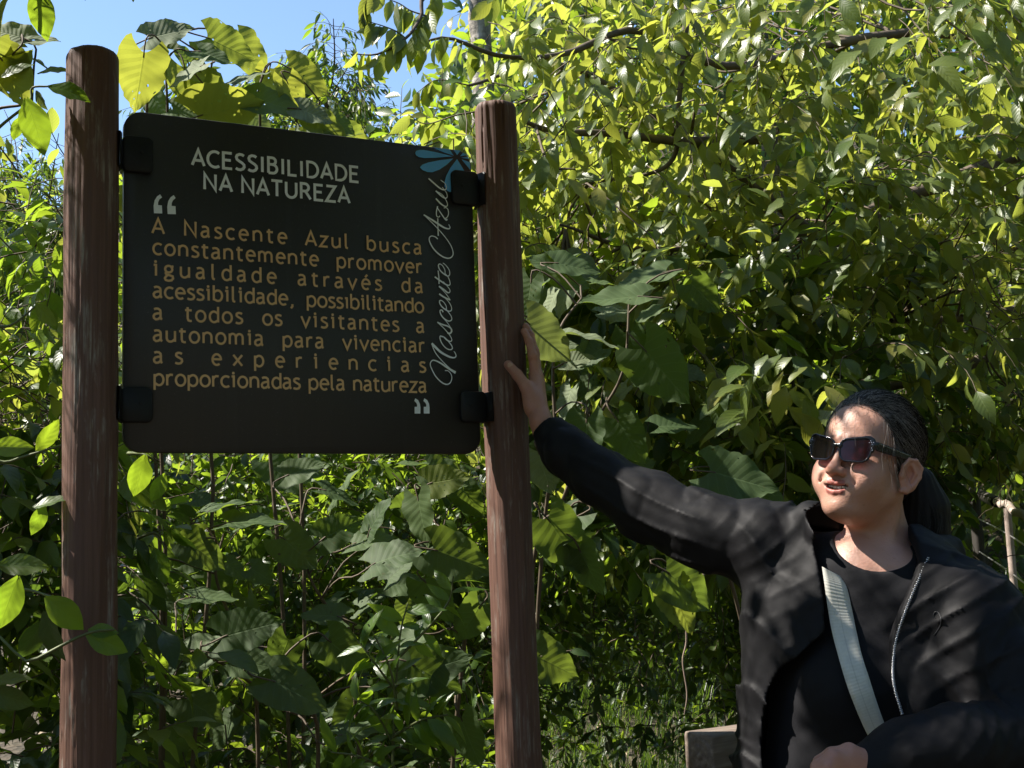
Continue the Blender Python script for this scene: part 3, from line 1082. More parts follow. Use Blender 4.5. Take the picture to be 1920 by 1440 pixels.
def blocks_light(p, size):
    """would a leaf here shade one of the sunlit places?"""
    for c, r in LIT:
        v = p - c
        t = v @ SUN
        if t > 0.12 and np.linalg.norm(v - t * SUN) < r + size * 0.45: return True
    return False


class Plant:
    def __init__(s, name, loc, label, cat, group=None, lo=None):
        s.root = empty(name, loc, label, cat, group)
        s.leaves = []      # (shape, mat, M)
        s.tw = []
        s.base = np.array(loc, float)

    def leaf(s, shape_, mat, M):
        if LIT and blocks_light(M[0] + M[2] * 0.5, np.linalg.norm(M[2])): return
        q = proj(M[0] + M[2] * .5)[0]
        if q[0] > 1830 and 905 < q[1] < 1130 and 0 < q[2] < 6.2: return       # the railing stands clear of the bushes
        s.leaves.append((shape_, mat, M))

    def part(s, name, lines, mat, sides=8):
        V, F = tube_arrays(lines, sides)
        return link(name, mk(name, V, F, mat), s.root)

    def spray(s, p0, d, L, n, size, shape_='oval', mat='canopy', droop=0.35, spread=0.9, twig=0.0022, up=0.55, jit=0.3, sv=0.25, bare=0.15):
        d = nrm(d)
        pts = [np.array(p0, float)]
        m_ = 6
        for i in range(m_):
            d = nrm(d + np.array([0, 0, -droop * 0.22]) + rng.normal(size=3) * 0.10)
            pts.append(pts[-1] + d * L / m_)
        pts = np.array(pts)
        s.tw.append((pts, np.linspace(twig, twig * 0.45, len(pts))))
        a0 = rng.uniform(0, 6.28)
        for k in range(n):
            f = bare + (1 - bare) * (k + 0.6) / n
            f = min(f, 0.999)
            x = f * m_
            i = int(x)
            p = pts[i] + (pts[i + 1] - pts[i]) * (x - i)
            T = nrm(pts[i + 1] - pts[i])
            side = nrm(np.cross(T, [0, 0, 1.0]) + 1e-6)
            sg = 1 if k % 2 else -1
            ld = T * (0.5 + 0.5 * f) + side * sg * spread + np.array([0, 0, -droop * rng.uniform(0.3, 1.6)]) + rng.normal(size=3) * jit
            if k == n - 1: ld = T + rng.normal(size=3) * 0.1
            nh = np.array([0, 0, up]) + rng.normal(size=3) * 0.45 + SUN * 0.25
            sz = size * rng.uniform(1 - sv, 1 + sv)
            s.leaf(shape_, mat, leafM(p + nrm(ld) * size * 0.06, ld, nh, sz, rng.uniform(0.85, 1.15)))

    def clump(s, c, r, nsp, nl, size, L=0.3, shape_='oval', mat='canopy', **kw):
        c = np.asarray(c, float)
        for k in range(nsp):
            o = rng.normal(size=3)
            o = nrm(o) * r * rng.uniform(0.2, 1) ** 0.5 * np.array([1, 1, 0.75])
            d = nrm(o) * 0.8 + np.array([0, 0, 0.15]) + rng.normal(size=3) * 0.4
            s.spray(c + o - nrm(d) * L * 0.5, d, L * rng.uniform(0.7, 1.25), nl, size, shape_, mat, **kw)

    def done(s, nobj=280, lo=None, twig_mat=None, fol='foliage'):
        if s.tw:
            # the thickest few twigs are parts, the rest one mass
            V, F = tube_arrays(s.tw, 4)
            link('twig', mk('twig', V, F, twig_mat or M_TWIG), s.root, 'stuff')
        if not s.leaves: return
        c = np.array([l[2][0] + l[2][2] * 0.5 for l in s.leaves])
        sz = np.array([np.linalg.norm(l[2][2]) for l in s.leaves])
        q = proj(c)
        inview = (q[:, 2] > 0.2) & (q[:, 0] > -60) & (q[:, 0] < 1980) & (q[:, 1] > -60) & (q[:, 1] < 1500)
        app = np.where(inview, sz / np.maximum(q[:, 2], 0.2) ** 1.6, 0)
        order = np.argsort(-app)
        sing = [i for i in order[:nobj] if app[i] > 0]
        ss = set(sing)
        for i in sing:
            sh, mt, (p, Xv, Yv, Zv) = s.leaves[i]
            me = leaf_mesh(sh, int(rng.integers(0, len(LS[sh]))), mt)
            o = bpy.data.objects.new('leaf', me)
            COL.objects.link(o)
            o.parent = s.root
            M = Matrix(((Xv[0], Yv[0], Zv[0], p[0] - s.base[0]), (Xv[1], Yv[1], Zv[1], p[1] - s.base[1]), (Xv[2], Yv[2], Zv[2], p[2] - s.base[2]), (0, 0, 0, 1)))
            o.matrix_basis = M
        rest = {}
        for i, l in enumerate(s.leaves):
            if i in ss: continue
            sh = l[0] if lo is None else lo.get(l[0], l[0])
            rest.setdefault((sh, l[1]), []).append(l[2])
        parts, mats, mi = [], [], []
        off = 0
        Vs, Fs, Us, Rs = [], [], [], []
        for (sh, mt), lst in rest.items():
            V, F, UV, rn = stamp(sh, lst)
            if LM[mt] not in mats: mats.append(LM[mt])
            Vs.append(V)
            Fs.append(F + off)
            Us.append(UV)
            Rs.append(rn)
            mi.append(np.full(len(F), mats.index(LM[mt])))
            off += len(V)
        if Vs:
            link(fol, mk(fol, np.concatenate(Vs), np.concatenate(Fs), mats, True, np.concatenate(Us), {'rnd': np.concatenate(Rs)}, np.concatenate(mi)), s.root, 'stuff')


LO = {'oval': 'oval_lo', 'heart': 'heart_lo', 'broad': 'oval_lo'}


def limb(plant, name, pts, r0, r1, mat, n=26, wob=0.02, sides=10):
    p = smooth_line(pts, n)
    p = p + np.stack([waves(p, 31 + len(plant.tw) % 7 + k, 5) for k in range(3)], -1) * wob
    rr = np.linspace(r0, r1, n) * (1 + 0.10 * waves(p, 77, 14))
    return plant.part(name, [(p, rr)], mat, sides)
# ------------------------------------------------------------------ vegetation
def rnd(a, b): return float(rng.uniform(a, b))


def gpt(px, y, dz=0.0):
    p = P(px, 900, y)
    return np.array([p[0], y, float(ground_z(p[0], y)) + dz])


# far forest behind everything
def forest(name, label, x0, x1, y0, y1, ztop, n, seedcols, size=0.13, base=(0, 0, 0)):
    pl = Plant(name, base, label, 'trees')
    for i in range(n):
        x, y = rnd(x0, x1), rnd(y0, y1)
        zt = ztop(x, y)
        zg = float(ground_z(x, y))
        z = zg + (zt - zg) * rng.uniform(0.0, 1.0) ** 0.8
        mt = seedcols[int(rng.integers(0, len(seedcols)))]
        for k in range(11):
            o = rng.normal(size=3) * 0.22
            d = rng.normal(size=3) + np.array([0, 0, -0.5])
            pl.leaves.append(('oval_lo', mt, leafM(np.array([x, y, z]) + o, d, np.array([0, 0, 1.0]) + rng.normal(size=3) * 0.6, size * rnd(0.7, 1.3))))
    pl.root['kind'] = 'stuff'
    pl.done(0)


def top_left(x, y):
    # skyline from the photo: low on the far left
    px = float(proj(np.array([x, y, 2.0]))[0, 0])
    row = np.interp(px, [-400, 0, 120, 300, 480, 600, 700, 760, 830, 900, 1000, 2400], [330, 350, 420, 250, 235, 215, 235, 270, 250, 80, -200, -500])
    return float(P(px, row + rnd(0, 60), y)[2])



forest('far_trees', 'dense mass of far trees closing the view behind all nearer foliage', -6.5, 8.5, 10.5, 14.5, top_left, 5200, ['mid', 'dark', 'canopy'], 0.17, (1, 13, 0))



def wood_around(name, label, boxes, n, base):
    """unseen trees added behind and beside the viewer to close off the open sky there"""
    pl = Plant(name, base, label, 'trees')
    for (x0, x1, y0, y1, z0, z1), m_ in zip(boxes, n):
        c = np.stack([rng.uniform(x0, x1, m_), rng.uniform(y0, y1, m_), rng.uniform(z0, z1, m_)], -1)
        for q in c:
            for k in range(5):
                pl.leaves.append(('oval_lo', 'mid' if k % 2 else 'dark', leafM(q + rng.normal(size=3) * .3, rng.normal(size=3) + np.array([0, 0, -.4]), np.array([0, 0, 1.]) + rng.normal(size=3) * .7, rnd(.4, .7))))
    for k in range(9):
        x = -8 + 2.1 * k
        pl.part('trunk', [(smooth_line([[x, -6.5 + rnd(-1, 1), -.2], [x + rnd(-.2, .2), -6.5, 3], [x + rnd(-.5, .5), -6.5, 7]], 12), np.linspace(.2, .1, 12))], M_BARK, 8)
    pl.root['kind'] = 'stuff'
    pl.done(0)


wood_around('wood', 'unseen wood behind the viewer, added to close off the open sky', [(-10, 10, -8, -5, .3, 8), (7, 10, -5, 9, .3, 8), (-10, -7.5, -5, 2, .3, 4)], [750, 900, 400], (0, -6, 0))

# --- places in full sun under the shade canopy (photo pixel, depth, radius)
for px, py, y, r in [(1580, 795, 2.17, .032), (1560, 830, 2.14, .03), (1400, 950, 2.32, .05), (1470, 950, 2.30, .04), (1520, 985, 2.22, .04), (1545, 1080, 2.12, .025),
                     (1705, 1170, 2.06, .03), (1700, 1235, 2.05, .035), (1850, 1140, 2.02, .02), (1865, 1190, 2.0, .04), (1860, 1240, 2.0, .03),
                     (1690, 1385, 1.95, .035), (1720, 1365, 1.95, .03), (1800, 1395, 1.93, .02), (1870, 1340, 1.93, .03), (1400, 1250, 2.3, .03), (1402, 1310, 2.3, .03), (1408, 1380, 2.3, .03),
                     (1240, 905, 2.45, .03), (1300, 920, 2.4, .03), (1565, 1150, 2.1, .02), (1600, 1290, 2.08, .02),
                     (900, 230, 2.69, .06), (900, 290, 2.69, .06), (905, 340, 2.69, .04), (908, 560, 2.69, .03), (912, 660, 2.69, .03), (912, 840, 2.69, .03),
                     (130, 200, 2.30, .04), (130, 300, 2.30, .04), (128, 430, 2.30, .03), (128, 560, 2.30, .03), (125, 680, 2.30, .03), (122, 760, 2.30, .02), (120, 930, 2.30, .02),
                     (930, 900, 2.69, .03), (935, 1000, 2.69, .03), (935, 1090, 2.69, .03), (938, 1180, 2.69, .03), (942, 1270, 2.69, .03), (945, 1350, 2.69, .03),
                     (118, 1080, 2.30, .02), (112, 1330, 2.30, .02), (110, 1390, 2.30, .02)]:
    LIT.append((P(px, py, y), r * (1.15 if px > 1150 else 1.0)))
for px, py, y, r in [(300, 90, 3.3, .1), (400, 120, 3.3, .1), (480, 170, 3.3, .1), (560, 180, 3.35, .1), (250, 150, 3.3, .08), (30, 120, 2.7, .08), (60, 300, 3.1, .12), (60, 430, 3.2, .14), (40, 560, 3.2, .14), (80, 680, 3.2, .12),
                     (1310, 1405, 2.7, .05), (1180, 480, 3.6, .12), (1050, 420, 3.6, .12), (1240, 700, 3.3, .07), (640, 900, 3.6, .08), (820, 880, 3.6, .08), (450, 880, 3.8, .06)]:
    LIT.append((P(px, py, y), r))

for k in range(46): LIT.append((P(rnd(240, 910), rnd(860, 1420), rnd(3.0, 3.8)), rnd(.02, .05)))
for k in range(14): LIT.append((P(rnd(0, 110), rnd(330, 1300), rnd(2.9, 3.4)), rnd(.03, .07)))
LIT.append((P(1895, 955, 5.3), .15))
LIT.append((P(1885, 1020, 5.3), .1))
HERO = [
    # plant key, px, py, depth, length px, direction deg, facing (0 camera .. 1 up), material, shape, lit
    ('top', 318, 62, 3.3, 95, 15, .15, 'heart_pale', 'heart', 0), ('top', 300, 60, 3.32, 80, 160, .2, 'heart_pale', 'heart', 0),
    ('top', 262, 150, 3.25, 125, -100, .1, 'heart_y', 'heart', 0), ('top', 355, 165, 3.3, 105, -75, .2, 'heart_y', 'heart', 0),
    ('top', 430, 90, 3.35, 110, -25, .3, 'heart_y', 'heart', 0), ('top', 470, 110, 3.5, 110, -50, .2, 'heart_y', 'heart', 0),
    ('top', 400, 105, 3.3, 80, -20, .5, 'heart', 'heart', 0), ('top', 340, 95, 3.4, 60, 120, .5, 'heart', 'heart', 0),
    ('top', 350, 140, 3.25, 85, -150, .3, 'heart_pale', 'heart', 0), ('top', 430, 205, 3.25, 150, 12, .2, 'heart_y', 'heart', 0),
    ('top', 520, 195, 3.3, 120, -10, .5, 'heart', 'heart', 0), ('top', 575, 150, 3.4, 110, -35, .2, 'heart_y', 'heart', 0),
    ('top', 470, 145, 3.3, 85, 25, .5, 'heart_pale', 'heart', 0), ('top', 400, 190, 3.3, 100, -60, .3, 'heart_y', 'heart', 0),
    ('top', 550, 185, 3.35, 90, -70, .3, 'heart_y', 'heart', 0), ('top', 590, 215, 3.3, 80, -20, .4, 'heart_pale', 'heart', 0),
    ('top', 220, 120, 3.4, 60, 170, .4, 'heart', 'heart', 0), ('top', 500, 160, 3.5, 70, -100, .4, 'heart_y', 'heart', 0),
    ('top', 640, 235, 3.4, 70, -30, .4, 'heart', 'heart', 0), ('top', 300, 205, 3.4, 80, -60, .3, 'heart', 'heart', 0),
    ('left', 55, 78, 2.75, 95, 5, .4, 'heart_pale', 'heart', 0), ('left', 55, 105, 2.75, 90, -20, .5, 'heart', 'heart', 0),
    ('left', 12, 60, 2.75, 70, 160, .5, 'heart_pale', 'heart', 0), ('left', 25, 150, 2.7, 100, -60, .1, 'heart_y', 'heart', 0), ('left', 5, 130, 2.7, 80, -120, .1, 'heart_y', 'heart', 0),
    ('right', 1245, 700, 3.3, 138, -52, .15, 'heart', 'heart', 1), ('right', 1150, 560, 3.3, 125, 185, .5, 'heart', 'heart', 1),
    ('right', 1205, 525, 3.5, 110, -160, .5, 'heart', 'heart', 0), ('right', 1025, 640, 3.2, 120, -45, .3, 'heart_pale', 'heart', 1),
    ('right', 1110, 630, 3.25, 110, -5, .6, 'heart_pale', 'heart', 1), ('right', 1085, 675, 3.25, 60, 10, .4, 'heart_pale', 'heart', 1),
    ('right', 1030, 495, 3.5, 90, 150, .5, 'heart', 'heart', 1), ('right', 1080, 500, 3.5, 90, -10, .4, 'heart', 'heart', 0),
    ('right', 1180, 825, 3.3, 105, -60, .3, 'heart', 'heart', 0), ('right', 1100, 830, 3.2, 100, -90, .2, 'heart', 'heart', 0),
    ('right', 1390, 900, 3.2, 130, -15, .35, 'heart', 'heart', 1), ('right', 1440, 935, 3.2, 100, -25, .5, 'heart', 'heart', 1),
    ('right', 1020, 885, 3.2, 90, -75, .2, 'heart_pale', 'heart', 1), ('right', 1060, 1020, 3.0, 130, -55, .1, 'heart', 'heart', 1),
    ('right', 1045, 1000, 3.02, 110, -140, .2, 'heart', 'heart', 1), ('right', 1105, 1070, 3.0, 100, -65, .1, 'heart', 'heart', 1),
    ('right', 1290, 1105, 3.0, 120, -40, .15, 'heart', 'heart', 0), ('right', 1275, 1140, 3.0, 100, -65, .1, 'heart_y', 'heart', 1),
    ('right', 1035, 1245, 3.0, 115, -25, .15, 'heart', 'heart', 1), ('right', 990, 560, 3.4, 80, -100, .2, 'heart', 'heart', 1),
    ('low', 865, 1050, 3.1, 125, -20, .2, 'heart', 'heart', 1), ('low', 790, 975, 3.15, 100, -80, .3, 'heart', 'heart', 1),
    ('low', 820, 1250, 3.0, 130, 20, .15, 'heart', 'heart', 1), ('low', 815, 1270, 3.0, 110, -30, .3, 'heart', 'heart', 1),
    ('low', 710, 965, 3.3, 80, 60, .4, 'heart', 'heart', 1), ('low', 700, 1010, 3.3, 90, 15, .4, 'heart', 'heart', 1),
    ('low', 385, 1040, 3.1, 90, -35, .3, 'heart', 'heart', 1), ('low', 350, 1020, 3.12, 70, 200, .3, 'heart', 'heart', 1), ('low', 430, 945, 3.3, 100, 20, .6, 'heart', 'heart', 1),
    ('low', 480, 975, 3.25, 110, 5, .6, 'heart', 'heart', 1), ('low', 640, 990, 3.3, 90, 30, .5, 'heart', 'heart', 1),
    ('low', 470, 1180, 3.05, 150, 15, .5, 'heart', 'heart', 0), ('low', 560, 1300, 3.0, 160, -25, .3, 'heart', 'heart', 0), ('low', 500, 1290, 3.02, 110, 190, .4, 'heart', 'heart', 0),
    ('low', 330, 1235, 3.1, 150, -170, .5, 'heart', 'heart', 0), ('low', 480, 1245, 3.1, 120, -10, .5, 'heart', 'heart', 0), ('low', 560, 1035, 3.3, 90, -40, .5, 'heart', 'heart', 0),
    ('low', 760, 1200, 3.1, 80, 200, .5, 'heart', 'heart', 1), ('low', 740, 1040, 3.2, 110, 25, .6, 'heart', 'heart', 1), ('low', 600, 1150, 3.2, 110, 170, .6, 'heart', 'heart', 0),
    ('low', 270, 1000, 3.3, 110, 30, .6, 'heart', 'heart', 0), ('low', 820, 1130, 3.2, 100, -60, .4, 'heart', 'heart', 0), ('low', 880, 1170, 3.2, 90, -120, .3, 'heart', 'heart', 0),
    ('low', 640, 930, 3.4, 80, -20, .5, 'heart', 'heart', 1), ('low', 570, 880, 3.5, 80, 20, .5, 'heart', 'heart', 1), ('low', 840, 900, 3.5, 80, 10, .5, 'heart_y', 'heart', 1),
    ('low', 400, 1120, 3.2, 110, 0, .6, 'heart', 'heart', 0), ('low', 290, 1120, 3.2, 110, -20, .5, 'heart', 'heart', 0), ('low', 650, 1230, 3.15, 100, -40, .5, 'heart', 'heart', 0),
    ('low', 380, 1330, 3.0, 120, -30, .5, 'heart', 'heart', 0), ('low', 680, 1370, 3.0, 100, 10, .5, 'heart', 'heart', 0), ('low', 880, 1390, 3.0, 100, -70, .4, 'heart', 'heart', 0),
    ('vine', 78, 25, 2.15, 95, -80, .0, 'vine', 'broad', 1), ('vine', 66, 235, 2.15, 105, -72, .0, 'vine', 'broad', 1), ('vine', 128, 168, 2.2, 80, -8, .5, 'vine', 'broad', 1),
    ('vine', 75, 188, 2.2, 40, -70, .3, 'heart_pale', 'broad', 0), ('vine', 32, 240, 2.25, 45, -110, .3, 'vine', 'broad', 0),
    ('vine', 90, 818, 2.2, 70, 50, .1, 'vine', 'broad', 1), ('vine', 20, 838, 2.2, 75, 0, .4, 'vine', 'broad', 1), ('vine', 85, 590, 2.22, 55, -50, .3, 'mid', 'broad', 0),
    ('vine', 262, 892, 2.45, 85, -105, .05, 'vine', 'broad', 1), ('vine', 297, 915, 2.45, 62, -112, .05, 'vine', 'broad', 1),
    ('vine', 122, 1150, 2.15, 95, -42, .2, 'vine', 'broad', 0), ('vine', 200, 1205, 2.18, 82, -22, .3, 'vine', 'broad', 0), ('vine', 192, 1183, 2.18, 55, -2, .6, 'vine', 'broad', 0),
    ('vine', 15, 1130, 2.1, 105, -110, .2, 'vine', 'broad', 1), ('vine', 95, 1195, 2.2, 100, -75, .2, 'dark', 'broad', 0), ('vine', 60, 1200, 2.25, 110, -120, .3, 'dark', 'broad', 0),
    ('vine', 72, 975, 2.3, 60, -110, .1, 'vine', 'broad', 1), ('vine', 40, 1060, 2.3, 90, 0, .5, 'mid', 'broad', 0), ('vine', 15, 1275, 2.2, 80, 10, .5, 'mid', 'broad', 0),
    ('vine', 300, 1060, 2.9, 70, -70, .2, 'vine', 'broad', 1), ('vine', 95, 940, 2.3, 70, 20, .4, 'mid', 'broad', 0),
    ('vine', 20, 1310, 2.2, 80, -20, .4, 'dark', 'broad', 0), ('vine', 30, 130, 2.3, 60, 30, .6, 'mid', 'broad', 0), ('vine', 100, 130, 2.4, 60, 20, .5, 'mid', 'broad', 0),
]
for h_ in HERO:
    if h_[9]: LIT.append((P(h_[1], h_[2], h_[3]), h_[4] * 0.32 / FPX * h_[3]))


def hero(pl, px, py, y, ln, ang, face, mat, shape_, lit, stem_to=None):
    c = P(px, py, y)
    if pl.base[1] < 3.6 and py < 240 and px > 200: ln = ln * .86
    if py > 860 and px < 920 and ln > 104 and not lit: ln = ln * .78
    L = ln / FPX * np.linalg.norm(c - CAM)
    a = R_(ang)
    d = nrm(cR * math.cos(a) + cU * math.sin(a) + cF * rnd(-.25, .15))
    sd = {'heart_y': -.85, 'heart_pale': .6, 'vine': -.7}.get(mat, .7 if rng.random() < .6 else -.6)
    nh = nrm(-cF * (1 - face) + np.array([-0.25, 0, 1.0]) * face + sd * np.array([SUN[0], SUN[1], .25]) + rng.normal(size=3) * 0.12)
    M = leafM(c - d * L * 0.45, d, nh, L, rnd(.9, 1.05))
    pl.leaves.append((shape_, mat, M))
    return c - d * L * 0.42, d, L


def petiole(pl, b, d, L, to, r=0.0022):
    """a stalk from the blade base to the stem"""
    to = np.asarray(to, float)
    m1 = b - d * L * 0.35 + np.array([0, 0, -0.01])
    pl.tw.append((smooth_line([b + d * L * .05, b, m1, (m1 + to) / 2 + np.array([0, 0, .02]), to], 12), np.linspace(r * .8, r * 1.3, 12)))


# --- large-leaved shrubs
def heart_plant(key, name, label, stems, cat='shrub', mat=None):
    base = stems[0][0]
    pl = Plant(name, base, label, cat)
    nodes = []
    for st in stems:
        sm = smooth_line(st, 26)
        sm = sm + np.stack([waves(sm, 90 + len(nodes), 2.2), waves(sm, 95 + len(nodes), 2.2), 0 * sm[:, 0]], -1) * .05 * np.sin(np.linspace(0, np.pi, 26))[:, None]
        nodes.append(sm)
        pl.part('stem', [(sm, np.linspace(0.006, 0.003, 26))], mat or M_TWIG, 8)
    allp = np.concatenate(nodes)
    for h_ in HERO:
        if h_[0] != key: continue
        b, d, L = hero(pl, *h_[1:])
        q = allp - (b - d * L * 0.6 + np.array([0, 0, -0.05]))
        j = np.argmin((q ** 2).sum(1) + 0.6 * np.maximum(0, q[:, 2]) ** 2)
        petiole(pl, b, d, L, allp[j])
    return pl


pt = heart_plant('top', 'large_leaf_shrub', 'tall shrub with big yellow-green toothed leaves rising above the top edge of the board',
                 [[gpt(300, 3.5), P(300, 900, 3.5), P(302, 400, 3.45), P(306, 210, 3.35), P(309, 75, 3.33)],
                  [gpt(330, 3.5), P(380, 600, 3.5), P(392, 300, 3.4), P(394, 145, 3.35)],
                  [gpt(520, 3.6), P(520, 600, 3.6), P(500, 260, 3.5), P(485, 165, 3.45)],
                  [gpt(310, 3.5), P(305, 500, 3.5), P(300, 210, 3.4), P(240, 100, 3.35)],
                  [gpt(560, 3.6), P(560, 600, 3.6), P(580, 280, 3.5), P(600, 190, 3.4)]])
for k in range(70):
    px, py = rnd(215, 700), rnd(150, 330)
    if py < np.interp(px, [215, 300, 360, 480, 600, 700], [230, 215, 180, 185, 220, 265]): continue
    pl_y = rnd(3.3, 3.9)
    hero(pt, px, py, pl_y, rnd(45, 85), rnd(-120, 40), rnd(.1, .7), ['heart_y', 'heart', 'heart_y', 'heart_pale'][k % 4], 'heart', 0)
pt.done(200, LO)

pl_ = heart_plant('left', 'large_leaf_shrub', 'shrub at the left edge with a grey-green folded leaf over yellow eaten leaves', [[gpt(-60, 2.9), P(-60, 900, 2.9), P(-40, 300, 2.85), P(-10, 90, 2.75), P(40, 80, 2.75)], [gpt(-60, 2.9), P(-50, 600, 2.9), P(-30, 240, 2.8), P(60, 190, 2.8)]])
pl_.done(60, LO)

pr = heart_plant('right', 'large_leaf_shrub', 'shrub with big heart-shaped toothed leaves between the right post and the woman',
                 [[gpt(1000, 3.6), P(1005, 1150, 3.6), P(1060, 950, 3.5), P(1110, 800, 3.45), P(1160, 700, 3.4), P(1180, 560, 3.4)], [gpt(985, 3.5), P(990, 1100, 3.45), P(1030, 800, 3.35), P(1060, 640, 3.35), P(1090, 560, 3.4)],
                  [gpt(1420, 3.7), P(1400, 1050, 3.6), P(1380, 960, 3.4), P(1370, 900, 3.3)], [gpt(1420, 3.7), P(1380, 1100, 3.4), P(1310, 1090, 3.2), P(1270, 1080, 3.1)], [gpt(1000, 3.2), P(1000, 1250, 3.1), P(1010, 1000, 3.05), P(1060, 960, 3.05)]])
for k in range(38):
    px, py = rnd(1000, 1350), rnd(500, 900)
    hero(pr, px, py, rnd(3.5, 4.1), rnd(45, 95), rnd(-160, 20), rnd(.2, .7), ['heart', 'heart', 'heart_pale'][k % 3], 'heart', 0)
pr.done(120, LO)

pw = heart_plant('low', 'large_leaf_shrub', 'low shrub with broad matt leaves, half in shade below the board',
                 [[gpt(700, 3.5), P(690, 1250, 3.4), P(650, 1150, 3.35), P(600, 1080, 3.3), P(560, 1000, 3.35)], [gpt(800, 3.4), P(840, 1250, 3.3), P(830, 1100, 3.25), P(800, 1000, 3.3), P(760, 920, 3.4)],
                  [gpt(450, 3.4), P(470, 1300, 3.3), P(430, 1180, 3.25), P(400, 1080, 3.25), P(420, 1000, 3.3)], [gpt(560, 3.3), P(600, 1400, 3.2), P(520, 1330, 3.1), P(420, 1250, 3.1), P(330, 1210, 3.1)]])
for k in range(75):
    px, py = rnd(230, 915), rnd(870, 1460)
    hero(pw, px, py, rnd(3.5, 4.3), rnd(45, 95), rnd(-160, 50), rnd(.3, .8), 'heart', 'heart', 0)
pw.done(230, LO)

# --- smooth-leaved vine in front of the left post
pv = Plant('climbing_vine', gpt(-40, 2.2), 'smooth-leaved climber whose bright leaves hang in front of the left post', 'vine')
vs = [[gpt(-60, 2.3), P(-60, 1300, 2.2), P(60, 1240, 2.15), P(158, 1190, 2.15), P(215, 1180, 2.18)], [P(-60, 1300, 2.2), P(-40, 1120, 2.2), P(40, 1105, 2.2), P(100, 1120, 2.15)],
      [P(-60, 1300, 2.2), P(-50, 900, 2.2), P(20, 865, 2.2), P(115, 835, 2.2)], [P(-50, 900, 2.2), P(-60, 640, 2.2), P(20, 610, 2.22), P(65, 576, 2.22)],
      [P(-60, 640, 2.2), P(-50, 300, 2.2), P(0, 238, 2.2), P(55, 192, 2.2), P(60, 165, 2.2), P(90, 162, 2.2)], [P(-50, 300, 2.2), P(-50, 0, 2.2), P(20, -60, 2.15), P(70, -15, 2.15)],
      [P(240, 850, 2.5), P(270, 852, 2.45), P(300, 872, 2.45)], [P(235, 1020, 2.9), P(290, 1000, 2.9), P(310, 1030, 2.9)]]
for v_ in vs: pv.tw.append((smooth_line(v_, 22), np.linspace(0.004, 0.0018, 22)))
for h_ in HERO:
    if h_[0] == 'vine': hero(pv, *h_[1:])
pv.done(60, LO, M_STEM)
# --- the yellow-green tree on the right: trunk, limbs, leafy sprays
ct = Plant('broadleaf_tree', (2.9, 5.6, 0), 'broadleaf tree on the right whose sunlit yellow-green branches reach over the sign', 'tree')
tb = np.array([2.9, 5.6, float(ground_z(2.9, 5.6)) - .1])
limb(ct, 'trunk', [tb, [2.85, 5.6, .8], [2.7, 5.5, 1.7], [2.75, 5.4, 2.6], [2.5, 5.3, 3.6], [2.3, 5.2, 5]], .15, .06, M_BARK)
limbs_px = [
    ([(2050, 250, 5.3), (1900, 290, 5.0), (1790, 330, 4.9), (1640, 395, 4.8), (1560, 470, 4.8)], .045, .018),
    ([(2000, 620, 5.4), (1900, 655, 5.1), (1800, 690, 5.0), (1690, 720, 4.9), (1600, 745, 4.9)], .032, .012),
    ([(1990, 580, 5.2), (1860, 590, 4.8), (1760, 592, 4.7), (1680, 600, 4.6)], .02, .010),
    ([(2050, 100, 5.2), (1700, 60, 4.9), (1400, 130, 4.6), (1200, 60, 4.3), (1050, 95, 4.1), (935, 110, 3.9), (840, 70, 3.8), (770, 95, 3.75)], .022, .002),
    ([(1650, 400, 4.8), (1500, 560, 4.7), (1482, 640, 4.6), (1490, 760, 4.6)], .022, .010),
    ([(2050, 0, 5.0), (1500, -60, 4.3), (1000, -80, 3.9), (820, -20, 3.7), (800, 30, 3.65), (770, 72, 3.6), (715, 98, 3.6), (664, 96, 3.6)], .011, .0015),
    ([(1450, 260, 4.6), (1250, 250, 4.4), (1060, 250, 4.2), (950, 205, 4.1)], .02, .006),
    ([(1560, 470, 4.8), (1380, 330, 4.6), (1180, 180, 4.5), (1020, 125, 4.4), (880, 160, 4.3)], .02, .005),
    ([(1640, 395, 4.8), (1420, 450, 4.5), (1200, 470, 4.3), (1060, 430, 4.2)], .016, .005),
    ([(1850, 320, 5), (1930, 420, 5.2), (1830, 500, 5.3), (1750, 560, 5.3)], .018, .008),
    ([(1300, 0, 4.4), (1282, 160, 4.45), (1260, 300, 4.5), (1120, 330, 4.5)], .012, .006),
]
lim_pts = []
for pts, r0, r1 in limbs_px:
    w3 = np.array([P(*q) for q in pts])
    limb(ct, 'branch', w3, r0, r1, M_BARK, 30, .02, 8)
    lim_pts.append(smooth_line(w3, 40))
LP = np.concatenate(lim_pts)


def canopy_ok(px, py):
    # the ragged left edge of the crown against the sky
    e = np.interp(py, [-200, 0, 60, 120, 180, 230, 270, 330], [760, 900, 860, 850, 880, 850, 800, 900])
    return px > e


nsp = 0
while nsp < 1000:
    px, py, y = rnd(780, 2080), rnd(-70, 900), rnd(3.75, 5.8)
    if py > 560 and rng.random() < (py - 560) / 500: continue
    if not canopy_ok(px, py): continue
    # lumps and gaps
    if 850 < px < 960 and py < 185 and rng.random() < .85: continue
    q = P(px, py, y)
    if waves(q[None], 5, 4.5)[0] < rnd(-0.6, 0.35): continue
    j = np.argmin(((LP - q) ** 2).sum(1))
    d = nrm(q - LP[j] + rng.normal(size=3) * 0.15 + np.array([-.1, 0, 0.05]))
    L = rnd(.2, .38)
    ct.spray(q - d * L * .5, d, L, int(rng.integers(6, 11)), rnd(.068, .105), 'oval', 'canopy', droop=.75, up=.5)
    if np.linalg.norm(q - LP[j]) > .25 and rng.random() < .22:
        a, b = LP[j], q - d * L * .5
        ct.tw.append((smooth_line([a, (a + b) / 2 + rng.normal(size=3) * .06, b], 8), np.linspace(.006, .0025, 8)))
    nsp += 1


